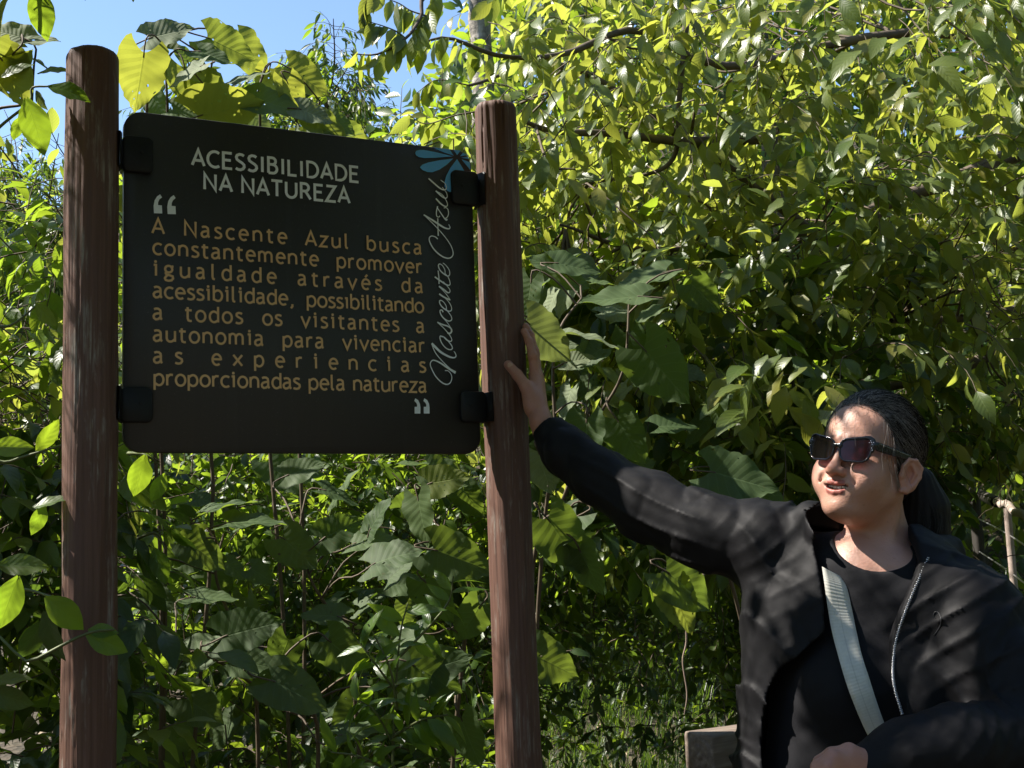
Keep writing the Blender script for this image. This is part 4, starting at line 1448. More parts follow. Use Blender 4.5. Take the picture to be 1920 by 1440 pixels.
def along(pts, n, size, mat='canopy', droop=1.6, f0=0.0, shp='oval'):
    s = smooth_line(np.array([P(*q) for q in pts]), 60)
    for k in range(n):
        f = f0 + (1 - f0) * (k + .5) / n
        i = min(58, int(f * 59))
        T = nrm(s[i + 1] - s[i])
        d = T * .5 + np.cross(T, [0, 0, 1.0]) * rnd(-.5, .5) + np.array([0, 0, -droop * rnd(.4, 1.2)]) + rng.normal(size=3) * .25
        nh = -cF * .6 + rng.normal(size=3) * .5 + np.array([0, 0, .3])
        ct.leaves.append((shp, mat, leafM(s[i], d, nh, size * rnd(.75, 1.2))))
    return s


# hanging leaves over the patch of sky
along(limbs_px[5][0][3:], 17, .088)
along(limbs_px[3][0][4:], 20, .092)
for tw in [[(800, 30, 3.65), (770, 20, 3.65), (745, 5, 3.65), (700, -10, 3.6)], [(760, 72, 3.6), (745, 60, 3.6), (722, 50, 3.6), (690, 40, 3.6)], [(700, -60, 3.6), (690, -10, 3.6), (680, 30, 3.6)],
           [(930, 205, 4.1), (860, 215, 4.0), (800, 232, 4.0), (765, 215, 4.0)], [(880, 160, 4.3), (820, 150, 4.2), (780, 175, 4.2)], [(900, 260, 4.1), (840, 262, 4.0), (790, 275, 4.0), (740, 268, 4.0)]]:
    s_ = along(tw, 11, .085)
    ct.tw.append((s_, np.linspace(.003, .0012, len(s_))))
# bright arching sprays that stand out
for (px, py, y, n, sz, sprd) in [(1690, 120, 3.9, 16, .15, .22), (1500, 290, 4.0, 16, .13, .2), (1400, 560, 3.9, 14, .12, .16), (1480, 770, 3.5, 14, .12, .16), (1430, 800, 3.6, 12, .11, .14), (1540, 40, 4.0, 12, .12, .15),
                                 (1330, 420, 4.0, 12, .11, .15), (1250, 470, 4.0, 12, .11, .15), (1120, 120, 4.0, 14, .11, .2), (1500, 735, 3.6, 10, .10, .1)] + [(rnd(980, 1900), rnd(20, 700), rnd(3.8, 4.6), 12, rnd(.09, .125), rnd(.1, .18)) for _ in range(26)]:
    c = P(px, py, y)
    for k in range(n):
        o = np.array([rnd(-sprd, sprd), rnd(-.1, .1), rnd(-.05, .12)])
        d = np.array([-.7 if o[0] < .05 else .4, -.3, -.45]) + rng.normal(size=3) * .25
        ct.leaves.append(('oval', 'canopy', leafM(c + o, d, np.array([-.3, -.5, .8]) + rng.normal(size=3) * .25, sz * rnd(.8, 1.15))))
ct.done(290, LO)

# --- second tree close behind it, darker
def crown_box(name, label, base, x0f, mats, npx, n, size, ydep, cat='tree', trunk=None, gap=-0.4, seed=9, nobj=120, droop=.5, ok=None, shape_='oval', leafn=(6, 10), L=(.25, .45), grp=None):
    pl = Plant(name, base, label, cat, grp)
    if trunk: limb(pl, 'trunk', *trunk)
    k = 0
    tries = 0
    while k < n and tries < n * 12:
        tries += 1
        px, py, y = rnd(npx[0], npx[1]), rnd(npx[2], npx[3]), rnd(*ydep)
        q = P(px, py, y)
        if q[2] < ground_z(q[0], q[1]) + .02: continue
        if ok and not ok(px, py, y): continue
        if waves(q[None], seed, 4.5)[0] < rnd(gap - .3, gap + .5): continue
        d = nrm(rng.normal(size=3) + np.array([-.2, 0, .15]))
        l = rnd(*L)
        pl.spray(q, d, l, int(rng.integers(*leafn)), size * rnd(.85, 1.2), shape_, mats[int(rng.integers(0, len(mats)))], droop=droop)
        k += 1
    pl.done(nobj, LO)
    return pl


crown_box('broadleaf_tree', 'darker broadleaf tree filling the gaps behind the yellow-green branches', (2.0, 7.4, 0), None, ['mid', 'dark', 'canopy'], (840, 2150, -90, 1000), 820, .13, (6.3, 8.3), trunk=([[2.0, 7.4, 0], [1.9, 7.4, 1.5], [1.6, 7.3, 3], [1.5, 7.2, 5]], .12, .05, M_BARK), gap=-.5, nobj=150, ok=lambda px, py, y: canopy_ok(px - 30, py))
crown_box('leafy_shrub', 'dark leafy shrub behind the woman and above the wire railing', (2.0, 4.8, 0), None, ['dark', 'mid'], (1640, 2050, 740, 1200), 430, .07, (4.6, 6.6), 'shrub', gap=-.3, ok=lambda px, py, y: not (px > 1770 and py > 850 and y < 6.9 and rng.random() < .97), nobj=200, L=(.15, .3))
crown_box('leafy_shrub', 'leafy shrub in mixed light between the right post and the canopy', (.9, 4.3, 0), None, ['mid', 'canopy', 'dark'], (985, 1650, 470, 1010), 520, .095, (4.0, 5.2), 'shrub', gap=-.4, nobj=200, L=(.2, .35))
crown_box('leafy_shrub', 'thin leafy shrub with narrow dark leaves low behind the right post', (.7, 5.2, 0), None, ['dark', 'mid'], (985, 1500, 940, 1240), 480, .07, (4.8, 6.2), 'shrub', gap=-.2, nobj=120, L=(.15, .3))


def left_ok(px, py, y):
    return py > np.interp(px, [-200, 0, 60, 110, 130, 230, 300], [250, 300, 340, 360, 300, 330, 300])


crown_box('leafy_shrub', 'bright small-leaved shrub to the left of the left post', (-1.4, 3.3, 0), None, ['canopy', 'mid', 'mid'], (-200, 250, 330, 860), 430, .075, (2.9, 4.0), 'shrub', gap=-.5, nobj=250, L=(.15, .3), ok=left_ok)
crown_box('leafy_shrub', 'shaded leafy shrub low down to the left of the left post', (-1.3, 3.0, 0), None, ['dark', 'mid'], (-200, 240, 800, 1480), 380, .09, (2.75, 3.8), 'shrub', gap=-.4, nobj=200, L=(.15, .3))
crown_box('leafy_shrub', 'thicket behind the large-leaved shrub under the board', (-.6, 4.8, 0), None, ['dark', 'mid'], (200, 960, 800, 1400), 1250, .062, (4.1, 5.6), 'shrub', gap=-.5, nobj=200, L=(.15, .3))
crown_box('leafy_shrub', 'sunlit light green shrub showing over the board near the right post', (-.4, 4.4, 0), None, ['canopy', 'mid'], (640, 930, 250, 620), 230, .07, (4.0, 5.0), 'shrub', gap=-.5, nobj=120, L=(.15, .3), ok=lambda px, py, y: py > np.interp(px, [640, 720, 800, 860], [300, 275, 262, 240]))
crown_box('leafy_shrub', 'undergrowth behind the board seen through the narrow gaps beside the posts', (-1, 5.2, 0), None, ['mid', 'canopy', 'dark'], (180, 960, 280, 900), 600, .10, (5.0, 7.0), 'shrub', gap=-.5, nobj=60, ok=lambda px, py, y: py > 300)

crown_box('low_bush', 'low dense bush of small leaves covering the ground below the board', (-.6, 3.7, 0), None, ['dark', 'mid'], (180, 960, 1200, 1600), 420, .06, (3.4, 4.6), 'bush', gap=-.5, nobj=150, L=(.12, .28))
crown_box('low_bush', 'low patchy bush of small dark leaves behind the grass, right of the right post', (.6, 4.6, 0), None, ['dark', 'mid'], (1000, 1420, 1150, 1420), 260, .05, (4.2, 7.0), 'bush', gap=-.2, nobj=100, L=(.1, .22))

# --- feathery shrub against the sky
pf = Plant('feathery_tree', (-1.2, 5.6, 0), 'slender tree with feathery leaves of narrow leaflets against the blue sky', 'tree')
limb(pf, 'trunk', [[-1.0, 5.6, 0], [-1.0, 5.6, 1.5], [-.95, 5.6, 2.4], P(600, 240, 5.6)], .04, .015, M_BARK, 20, .01)
for (a, b) in [((600, 240), (625, 35)), ((600, 240), (560, 95)), ((610, 230), (690, 170)), ((600, 240), (540, 150)), ((620, 230), (720, 215)), ((640, 240), (655, 120)), ((590, 230), (500, 175)), ((640, 240), (745, 250)),
               ((330, 330), (345, 130)), ((330, 330), (270, 190)), ((360, 300), (410, 150)), ((440, 260), (500, 130)), ((560, 235), (590, 140)), ((80, 470), (20, 250)), ((80, 470), (60, 300)), ((60, 480), (110, 250)), ((40, 480), (-20, 270)), ((90, 480), (100, 340))]:
    A, B = P(*a, 5.6), P(*b, rnd(5.2, 6.0))
    s_ = smooth_line([A, (A + B) / 2 + rng.normal(size=3) * .04, B], 30)
    pf.tw.append((s_, np.linspace(.007, .0018, 30)))
    for k in range(17):
        i = 6 + int(k * 23 / 17)
        T = nrm(s_[i + 0] - s_[i - 1])
        for sg in (-1, 1):
            d0 = nrm(np.cross(T, cF) * sg + T * .5 + rng.normal(size=3) * .3)
            e = s_[i] + d0 * .12 + np.array([0, 0, -.03])
            pf.tw.append((np.array([s_[i], (s_[i] + e) / 2 + [0, 0, .01], e]), np.array([.0014, .0011, .0008])))
            for m_ in range(4):
                f = .3 + .7 * (m_ + .5) / 4
                pf.leaf('lance', 'mid' if (k + m_) % 3 else 'dark', leafM(s_[i] + (e - s_[i]) * f, d0 * .6 + np.array([0, 0, -.9]) + rng.normal(size=3) * .25, rng.normal(size=3) + np.array([0, -.5, .5]), .065 * rnd(.7, 1.2)))
pf.done(280, None)

# --- narrow-leaved climber lit at the bottom centre
pn = Plant('narrow_leaf_climber', gpt(730, 2.9), 'bright climber with narrow pointed leaves left of the right post, low down', 'plant')
for pts in [[(735, 1500, 2.85), (738, 1380, 2.85), (745, 1250, 2.85), (752, 1180, 2.85), (765, 1130, 2.85)], [(740, 1400, 2.85), (700, 1330, 2.8), (660, 1310, 2.8)], [(745, 1300, 2.85), (700, 1240, 2.8), (670, 1200, 2.8)],
            [(738, 1380, 2.85), (790, 1350, 2.8), (840, 1340, 2.8)], [(735, 1450, 2.85), (680, 1420, 2.8), (620, 1410, 2.8)], [(750, 1230, 2.85), (790, 1190, 2.85), (840, 1130, 2.9), (850, 1080, 2.9)], [(745, 1330, 2.85), (730, 1250, 2.8), (690, 1170, 2.8)]]:
    s_ = smooth_line(np.array([P(*q) for q in pts]), 24)
    pn.tw.append((s_, np.linspace(.0035, .0015, 24)))
    for k in range(13):
        i = min(22, 2 + int(k * 21 / 13))
        T = nrm(s_[i + 1] - s_[i])
        d = T * .6 + np.cross(T, cF) * (1 if k % 2 else -1) * rnd(.7, 1.2) + np.array([0, 0, -.25]) + rng.normal(size=3) * .2
        pn.leaf('lance', 'vine', leafM(s_[i], d, -cF * .6 + np.array([-.3, 0, .7]) + rng.normal(size=3) * .3, .085 * rnd(.7, 1.25), 1.35))
        LIT.append((s_[i], .02)) if k % 4 == 0 else None
pn.done(100, None, M_STEM)

# --- pale slender trunk behind the right post
pp = Plant('slender_tree', (-.2, 7, 0), 'slender pale grey trunk rising straight up behind the right post', 'tree')
q0 = P(905, 200, 7)
limb(pp, 'trunk', [[q0[0] + .12, 7, -.1], [q0[0] + .1, 7, 1.5], q0, P(902, -100, 7), P(898, -500, 7)], .075, .055, M_BARKP, 40, .01, 14)
for k in range(40):
    q = P(rnd(780, 1100), rnd(-520, -250), rnd(6.4, 7.6))
    pp.spray(q, rng.normal(size=3), .5, 9, .13, 'oval', 'mid')
pp.done(0, LO)

# --- overhanging branches of a tree left of the frame (they throw the shade)
def overhang(name, label, base, trunk, boxes, size=.11):
    pl = Plant(name, base, label, 'tree')
    limb(pl, 'trunk', *trunk)
    for (lo, hi, n) in boxes:
        for k in range(n):
            q = np.array([rnd(lo[i], hi[i]) for i in range(3)])
            pq = proj(q)[0]
            if pq[2] > .1 and -70 < pq[0] < 1990 and pq[1] > -150: continue
            pl.spray(q, rng.normal(size=3) + np.array([.3, 0, 0]), rnd(.3, .5), 9, size, 'oval', 'canopy', droop=.5)
    keep = []
    for l in pl.leaves:
        pq = proj(l[2][0] + l[2][2])[0]
        if not (pq[2] > .1 and -25 < pq[0] < 1945 and pq[1] > -25): keep.append(l)
    pl.leaves = keep
    kt = []
    for t_ in pl.tw:
        pq = proj(t_[0])
        if not ((pq[:, 2] > .1) & (pq[:, 0] > -10) & (pq[:, 0] < 1930) & (pq[:, 1] > -10)).any(): kt.append(t_)
    pl.tw = kt
    pl.done(0, LO)


overhang('shade_tree', 'tall tree beside the path whose boughs hang over the sign and the woman', (-2.4, 1.9, 0), ([[-2.6, 1.6, 0], [-2.6, 1.6, 1.5], [-2.4, 1.8, 2.8], [-1.6, 2.2, 3.5], [-.4, 2.4, 3.8], [.4, 2.5, 4.0]], .12, .02, M_BARK),
         [((-2.0, 1.7, 2.5), (.7, 2.6, 3.1), 780), ((-2.2, 2.0, 2.3), (-1.3, 3.0, 2.9), 60)], .105)
overhang('shade_tree', 'spreading tree beyond the left edge shading the undergrowth', (-3.4, 4.2, 0), ([[-3.4, 4.2, 0], [-3.3, 4.2, 1.5], [-3.0, 4.2, 3], [-2.6, 4.2, 4]], .14, .04, M_BARK),
         [((-3.9, 2.6, 1.4), (-1.7, 4.6, 3.2), 260), ((-3.0, 2.2, .6), (-1.3, 3.2, 2.4), 120)])
# ------------------------------------------------------------------ grass
def grass():
    Vs, Fs, Us, Rs, off = [], [], [], [], 0
    n = 17000
    k = 0
    tuf = []
    while len(tuf) < 1500:
        y = rnd(3.0, 10.5)
        x = rnd(-1.6, 3.0) * y / 6 + .2
        pq = proj(np.array([x, y, 0.1]))[0]
        if pq[0] < 860 or pq[0] > 2000: continue
        if waves(np.array([[x, y, 0]]), 3, 2.2)[0] < rnd(-1.0, .3): continue
        if y > 4.6 and rng.random() < .55: continue
        tuf.append((x, y))
    for (x, y) in tuf:
        m_ = int(rng.integers(9, 17))
        h = rnd(.15, .55) * (1 + .06 * (y - 4))
        a = rng.uniform(0, 6.28, m_)
        lean = rng.uniform(.1, .75, m_)
        hh = h * rng.uniform(.5, 1.1, m_)
        w_ = rng.uniform(.0018, .0042, m_)
        bx = x + rng.normal(0, .03, m_)
        by = y + rng.normal(0, .03, m_)
        bz = ground_z(bx, by) - .01
        t = np.array([0, .35, .7, 1.0])
        dx, dy = np.cos(a), np.sin(a)
        px_ = bx[:, None] + dx[:, None] * (lean * hh)[:, None] * t ** 1.9
        py_ = by[:, None] + dy[:, None] * (lean * hh)[:, None] * t ** 1.9
        pz_ = bz[:, None] + hh[:, None] * (t - .35 * lean[:, None] * t ** 2.4)
        ww = w_[:, None] * np.array([1, .9, .6, .05])
        sx, sy = -dy[:, None] * ww, dx[:, None] * ww
        A = np.stack([px_ - sx, py_ - sy, pz_], -1)
        B_ = np.stack([px_ + sx, py_ + sy, pz_], -1)
        V = np.stack([A, B_], 2).reshape(-1, 3)
        i = (np.arange(m_) * 8)[:, None] + np.array([0, 2, 4])[None]
        F = np.stack([i, i + 1, i + 3, i + 2], -1).reshape(-1, 4)
        Vs.append(V)
        Fs.append(F + off)
        off += len(V)
        Us.append(np.tile(np.array([[0, .2], [0, .8], [.35, .2], [.35, .8], [.7, .2], [.7, .8], [1, .4], [1, .6]]), (m_, 1)))
        Rs.append(np.repeat(rng.random(m_), 8))
    t = NT('grass_blade')
    at = t.n('Attribute')
    at.attribute_name = 'rnd'
    c = t.ramp(at.outputs['Fac'], [(0, (.012, .030, .006)), (.6, (.028, .062, .010)), (.88, (.06, .11, .02)), (.93, (.22, .17, .09))])
    b = t.bsdf(Base__Color=c, Roughness=.4)
    tr = t.n('BsdfTranslucent', Color=t.mix(.5, c, (.3, .5, .03)))
    mat = t.done(t.n('MixShader', i0=.4, i1=b, i2=tr))
    me = mk('grass', np.concatenate(Vs), np.concatenate(Fs), mat, True, np.concatenate(Us), {'rnd': np.concatenate(Rs)})
    o = link('grass', me, None, 'stuff')
    tag(o, 'long green grass growing on the shaded ground below the arm', 'grass')


grass()


# leaf litter and low ground cover
def litter():
    lst = []
    while len(lst) < 5200:
        y = rnd(2.9, 10) ** 1.0
        x = rnd(-2.2, 3.2) * y / 6
        z = float(ground_z(x, y)) + rnd(.004, .03)
        lst.append(leafM(np.array([x, y, z]), np.array([rnd(-1, 1), rnd(-1, 1), rnd(-.2, .3)]), np.array([rnd(-.5, .5), rnd(-.5, .5), 1]), rnd(.04, .09)))
    V, F, UV, rn = stamp('oval_lo', lst)
    t = NT('dry_leaf')
    at = t.n('Attribute')
    at.attribute_name = 'rnd'
    c = t.ramp(at.outputs['Fac'], [(0, (.06, .04, .02)), (.4, (.16, .11, .06)), (.7, (.26, .20, .12)), (.85, (.06, .09, .02))])
    mat = t.done(t.bsdf(Base__Color=c, Roughness=.75))
    o = link('leaf_litter', mk('leaf_litter', V, F, mat, True, UV, {'rnd': rn}), None, 'stuff')
    tag(o, 'fallen dry leaves scattered over the ground', 'leaf litter')


litter()


# weeds and a few dry stalks among the grass
wd_ = Plant('weeds', gpt(1200, 4.4), 'low broad-leaved weeds and dry stalks among the grass under the arm', 'weeds')
for k in range(330):
    y = rnd(3.3, 7.5)
    q = P(rnd(1000, 1420), 1200, y)
    z = float(ground_z(q[0], y))
    if waves(np.array([[q[0], y, 0]]), 15, 3)[0] < rnd(-.8, .5): continue
    wd_.spray(np.array([q[0], y, z]), np.array([rnd(-.5, .5), rnd(-.5, .5), 1]), rnd(.08, .3), 8, rnd(.03, .06), 'oval', 'mid', droop=.3, bare=.3)
for k in range(60):
    y = rnd(3.2, 6)
    q = P(rnd(1000, 1420), 1200, y)
    z = float(ground_z(q[0], y))
    a = rnd(0, 6.28)
    wd_.tw.append((smooth_line([[q[0], y, z], [q[0] + .06 * math.cos(a), y, z + rnd(.2, .5)], [q[0] + .25 * math.cos(a), y + .1 * math.sin(a), z + rnd(.2, .5)]], 10), np.full(10, .0016)))
wd_.done(120, LO, simple_mat('dry_stalk', (.30, .22, .12), .8))
# a thin bare hanging twig
ht = Plant('hanging_twig', P(1285, 1190, 3.4), 'thin bare crooked twig hanging down over the grass', 'twig')
ht.part('stem', [(smooth_line([P(1283, 1130, 3.4), P(1287, 1200, 3.4), P(1280, 1240, 3.4), P(1288, 1300, 3.4), P(1283, 1340, 3.4)], 24), np.linspace(.0028, .0014, 24))], simple_mat('bare_twig', (.26, .19, .15), .8))

# ------------------------------------------------------------------ timber rail end beside the woman
def timber_mat():
    t = NT('weathered_timber')
    c = t.coord('Object')
    g = t.mapping(c, (3, 60, 60))
    n = t.noise(g, 1.5, 5, .6)
    wv = t.n('TexWave', Vector=t.mapping(c, (1, 1, 1), (0.5, 0, 0.3)), Scale=17, Distortion=2.2, Detail=2)
    wv.wave_type = 'RINGS'
    col = t.ramp(n, [(.25, (.085, .060, .045)), (.55, (.19, .145, .115)), (.8, (.33, .27, .22))])
    col = t.mix(t.math('MULTIPLY', wv.outputs[0], .35), col, (.10, .075, .06))
    b = t.bsdf(Base__Color=col, Roughness=.8)
    t.put(b, 'Normal', t.bump(t.math('ADD', n, wv.outputs[0]), .5, .003))
    return t.done(b)


M_TIMB = timber_mat()


def beam_mesh(L, w_, h_, name='rail', bev=.006):
    # local x along the beam, rounded arrises, slightly worn
    o = rounded_rect(w_, h_, bev, 3) - np.array([w_ / 2, h_ / 2])
    k = len(o)
    xs2 = np.concatenate([[0, .004], np.linspace(.03, L - .03, 20), [L - .004, L]])
    V = []
    for i, x in enumerate(xs2):
        s = .93 if i in (0, len(xs2) - 1) else 1
        q = np.stack([np.full(k, x), o[:, 0] * s, o[:, 1] * s], -1)
        q += .0012 * np.stack([0 * q[:, 0], waves(q * 1.0, 4, 14), waves(q, 6, 14)], -1)
        V.append(q)
    V = np.concatenate(V)
    F = []
    for i in range(len(xs2) - 1):
        for j in range(k):
            F.append([i * k + j, i * k + (j + 1) % k, (i + 1) * k + (j + 1) % k, (i + 1) * k + j])
    F.append(list(range(k))[::-1])
    F.append([(len(xs2) - 1) * k + j for j in range(k)])
    return mk(name, V, [np.array(f) for f in F], M_TIMB, False)


bA = P(1310, 1412, 2.72)
rail = empty('timber_rail', (bA[0], bA[1], 0), 'square-cut weathered timber rail end beside the woman hip, low in the picture', 'rail')
ob = link('rail', beam_mesh(1.9, .082, .078), rail)
ob.matrix_parent_inverse = Matrix.Identity(4)
ob.location = (0, 0, bA[2])
ob.rotation_euler = (0, 0, R_(38))
for dx_ in (.28, 1.6):
    V, F = box_arrays((0, 0, 0), (.07, .07, bA[2] - .04 + .1))
    po = link('post', mk('post', V, F, M_TIMB, False), rail)
    po.matrix_parent_inverse = Matrix.Identity(4)
    po.location = (math.cos(R_(38)) * dx_, math.sin(R_(38)) * dx_, (bA[2] - .04 - .1) / 2)
    po.rotation_euler = (0, 0, R_(38))

# ------------------------------------------------------------------ wire railing on the right
A3 = [P(1826, 922, 6.6), P(1868, 941, 5.6), P(1888, 948, 5.3), P(1925, 972, 4.9), P(1990, 1010, 4.4)]
wr = empty('wire_railing', (A3[2][0], A3[2][1], float(ground_z(A3[2][0], A3[2][1]))), 'wire railing with a wavy wooden handrail at the right edge behind the shoulder', 'railing')
M_RAILW = simple_mat('weathered_handrail', (.40, .32, .27), .8, 0, .4, 30, .4)
M_DKW = simple_mat('dark_stained_wood', (.03, .025, .02), .7, 0, .3, 30, .2)
M_WIRE = simple_mat('steel_wire', (.55, .56, .58), .35, .9, .1, 30)
s_ = smooth_line(A3[1:], 30)
link('handrail', mk('handrail', *tube_arrays([(s_ + np.stack([0 * s_[:, 0], 0 * s_[:, 0], .008 * np.sin(np.arange(30) * .8)], -1), np.full(30, .016))], 8), M_RAILW), wr)
s_ = smooth_line([P(1790, 905, 7.6), P(1800, 915, 7.2), A3[0], A3[1]], 24)
link('handrail', mk('handrail', *tube_arrays([(s_, np.full(24, .026))], 8), M_DKW), wr)
for (q, r, mt) in ((A3[2], .016, M_RAILW), (A3[0], .03, M_DKW), (P(1990, 1010, 4.4), .02, M_RAILW)):
    zg = float(ground_z(q[0], q[1]))
    V, F = tube_arrays([(np.array([[q[0], q[1], zg - .1], [q[0], q[1], q[2] - .01]]), [r, r])], 4 if r > .02 else 8)
    link('baluster', mk('baluster', V, F, mt, r < .02), wr)
for dz in (.13, .30, .47, .64):
    l = [A3[0] - [0, 0, dz], A3[2] - [0, 0, dz * .92], P(1990, 1010, 4.4) - [0, 0, dz * .9]]
    V, F = tube_arrays([(smooth_line(l, 12), np.full(12, .0035))], 5)
    link('wire', mk('wire', V, F, M_WIRE), wr)
# ------------------------------------------------------------------ the woman
HC = P(1626, 864, 2.27)
yaw, pit, rol = R_(45), R_(10), R_(8)
f0 = np.array([-math.sin(yaw), -math.cos(yaw), 0])
l0 = np.array([math.cos(yaw), -math.sin(yaw), 0])
z0 = np.array([0, 0, 1.0])
HF = f0 * math.cos(pit) + z0 * math.sin(pit)
u1 = z0 * math.cos(pit) - f0 * math.sin(pit)
HL = l0 * math.cos(rol) - u1 * math.sin(rol)
HU = u1 * math.cos(rol) + l0 * math.sin(rol)
HM = np.stack([HL, HF, HU])       # rows: local axes in world


def h2w(q): return HC + np.atleast_2d(q) @ HM
def w2h(p): return (p - HC) @ HM.T


def head_sdf(q):
    x = q.copy()
    x[:, 0] = np.abs(x[:, 0])           # left-right symmetric
    d = ell(q, (0, -.012, .034), (.072, .091, .083))
    d = smin(d, ell(q, (0, .026, .040), (.059, .054, .058)), .02)
    d = smin(d, ell(q, (0, .026, -.034), (.060, .056, .072)), .02)
    d = smin(d, sph(x, (.0375, .051, -.029), .0275), .018)
    d = smin(d, cap(x, (.047, -.002, -.052), (.018, .056, -.090), .019, .018), .022)
    d = smin(d, sph(q, (0, .069, -.092), .0165), .02)
    d = smin(d, ell(q, (0, .028, -.082), (.040, .045, .036)), .02)
    d = smin(d, ell(q, (0, .064, -.063), (.033, .0215, .026)), .014)
    near = np.abs(d) < .045
    if near.any(): d[near] = head_features(q[near], x[near], d[near])
    return d


def head_features(q, x, d):
    d = smin(d, sph(x, (.034, .056, -.050), .026), .02)
    # brow, sockets, lids
    d = smin(d, cap(x, (.010, .079, .019), (.042, .062, .017), .008, .007), .012)
    d = smax(d, -sph(x, (.031, .097, .000), .0205), .012)
    d = smin(d, sph(x, (.031, .0635, .000), .0135), .004)
    # nose
    d = smin(d, chain(q, [(0, .080, .010), (0, .0895, -.010), (0, .0990, -.031)], [.0064, .0070, .0090], .006), .007)
    d = smin(d, sph(q, (0, .1000, -.0345), .0104), .006)
    d = smin(d, ell(x, (.0115, .0915, -.0365), (.0072, .0110, .0076)), .005)
    d = smax(d, -ell(x, (.0068, .100, -.0455), (.0035, .006, .004)), .003)
    # smile lines and cheek lift
    d = smax(d, -chain(x, [(.0215, .0915, -.033), (.031, .0845, -.047), (.036, .074, -.062)], [.0012, .0020, .0010], .004), .008)
    # lips
    zz = q[:, 2] - 9.0 * q[:, 0] ** 2
    qq = np.stack([np.abs(q[:, 0]), q[:, 1], zz], -1)
    d = smin(d, chain(qq, [(0, .0868, -.0565), (.006, .0875, -.0548), (.014, .0845, -.0562), (.0310, .0712, -.0594)], [.0030, .0030, .0028, .0018], .003), .004)
    d = smin(d, chain(qq, [(0, .0868, -.0714), (.012, .0842, -.0702), (.0310, .0712, -.0616)], [.0044, .0040, .0020], .003), .004)
    d = smax(d, -ell(qq, (0, .0900, -.0640), (.0262, .0165, .0038)), .0018)
    d = smax(d, -ell(q, (0, .099, -.0830), (.016, .010, .0035)), .006)
    # ear
    x0_ = x
    x = x + np.array([0, 0, .011])
    e = ell(x, (.0795, -.008, -.010), (.0060, .0205, .0290), np.array([[.93, -.36, 0], [.36, .93, 0], [0, 0, 1.0]]))
    rim = None
    pts = [(.0755, .010, -.010), (.0765, .010, .005), (.080, .000, .0175), (.085, -.014, .0185), (.0895, -.026, .008), (.0885, -.0265, -.008), (.0845, -.017, -.025), (.079, -.004, -.0365), (.0755, .004, -.037)]
    rim = chain(x, pts, [.0026, .003, .0034, .0036, .0036, .0034, .0034, .0052, .0048], .003)
    e = smax(e, -ell(x, (.0855, -.0065, -.008), (.0085, .0130, .0190), np.array([[.93, -.36, 0], [.36, .93, 0], [0, 0, 1.0]])), .002)
    e = smin(e, chain(x, [(.083, -.008, .009), (.0855, -.0165, -.003), (.082, -.012, -.019)], [.0022, .0026, .0024], .002), .003)
    e = smin(e, rim, .003)
    e = smin(e, sph(x, (.0750, .010, -.014), .0042), .004)
    x = x0_
    d = smin(d, e, .005)
    return d


SR, SL = P(1452, 1032, 2.38), P(1826, 1158, 2.19)
NB = P(1662, 1085, 2.33)
TC = P(1645, 1260, 2.30)
TB = P(1650, 1500, 2.30)
tyaw = R_(-14)
TM = np.array([[math.cos(tyaw), math.sin(tyaw), 0], [-math.sin(tyaw), math.cos(tyaw), 0], [0, 0, 1.0]])


def torso_base(p):
    gi = (SL - SR)
    d = cap(p, SR + gi * .13, SR + gi * .5 + np.array([0, 0, .012]), .056, .066)
    d = smin(d, cap(p, SR + gi * .5 + np.array([0, 0, .012]), SL - gi * .13, .066, .056), .02)
    d = smin(d, ell(p, TC, (.185, .112, .23), TM.T), .05)
    d = smin(d, ell(p, TC + np.array([-.07, -.085, -.02]), (.075, .06, .075)), .05)
    d = smin(d, ell(p, TC + np.array([.075, -.105, -.02]), (.075, .06, .075)), .05)
    d = smin(d, ell(p, TB, (.20, .13, .25), TM.T), .06)
    return d


nk0 = h2w((0, -.022, -.055))[0]
ARM_R = [SR, P(1330, 1000, 2.43), P(1215, 950, 2.49), P(1110, 893, 2.55), P(1040, 832, 2.60), P(1013, 790, 2.625)]
ARM_L = [SL, P(1900, 1265, 2.13), P(1945, 1410, 2.06), P(1800, 1425, 2.00), P(1670, 1440, 1.985), P(1625, 1447, 1.98)]


def skin_head(p):
    q = w2h(p)
    d = head_sdf(q)
    neck = chain(p, [nk0, (nk0 * .45 + NB * .55), NB], [.053, .050, .060], .02)
    d = smin(d, neck, .022)
    t1 = cap(p, h2w((.052, -.022, -.045))[0], P(1655, 1078, 2.26), .010, .008)
    d = smin(d, t1, .014)
    tr = cap(p, NB + np.array([.02, .02, .01]), NB + np.array([.12, .02, -.035]), .04, .03)
    d = smin(d, tr, .03)
    d = smin(d, torso_base(p) + .006, .02)
    return d


gy = PR[1]


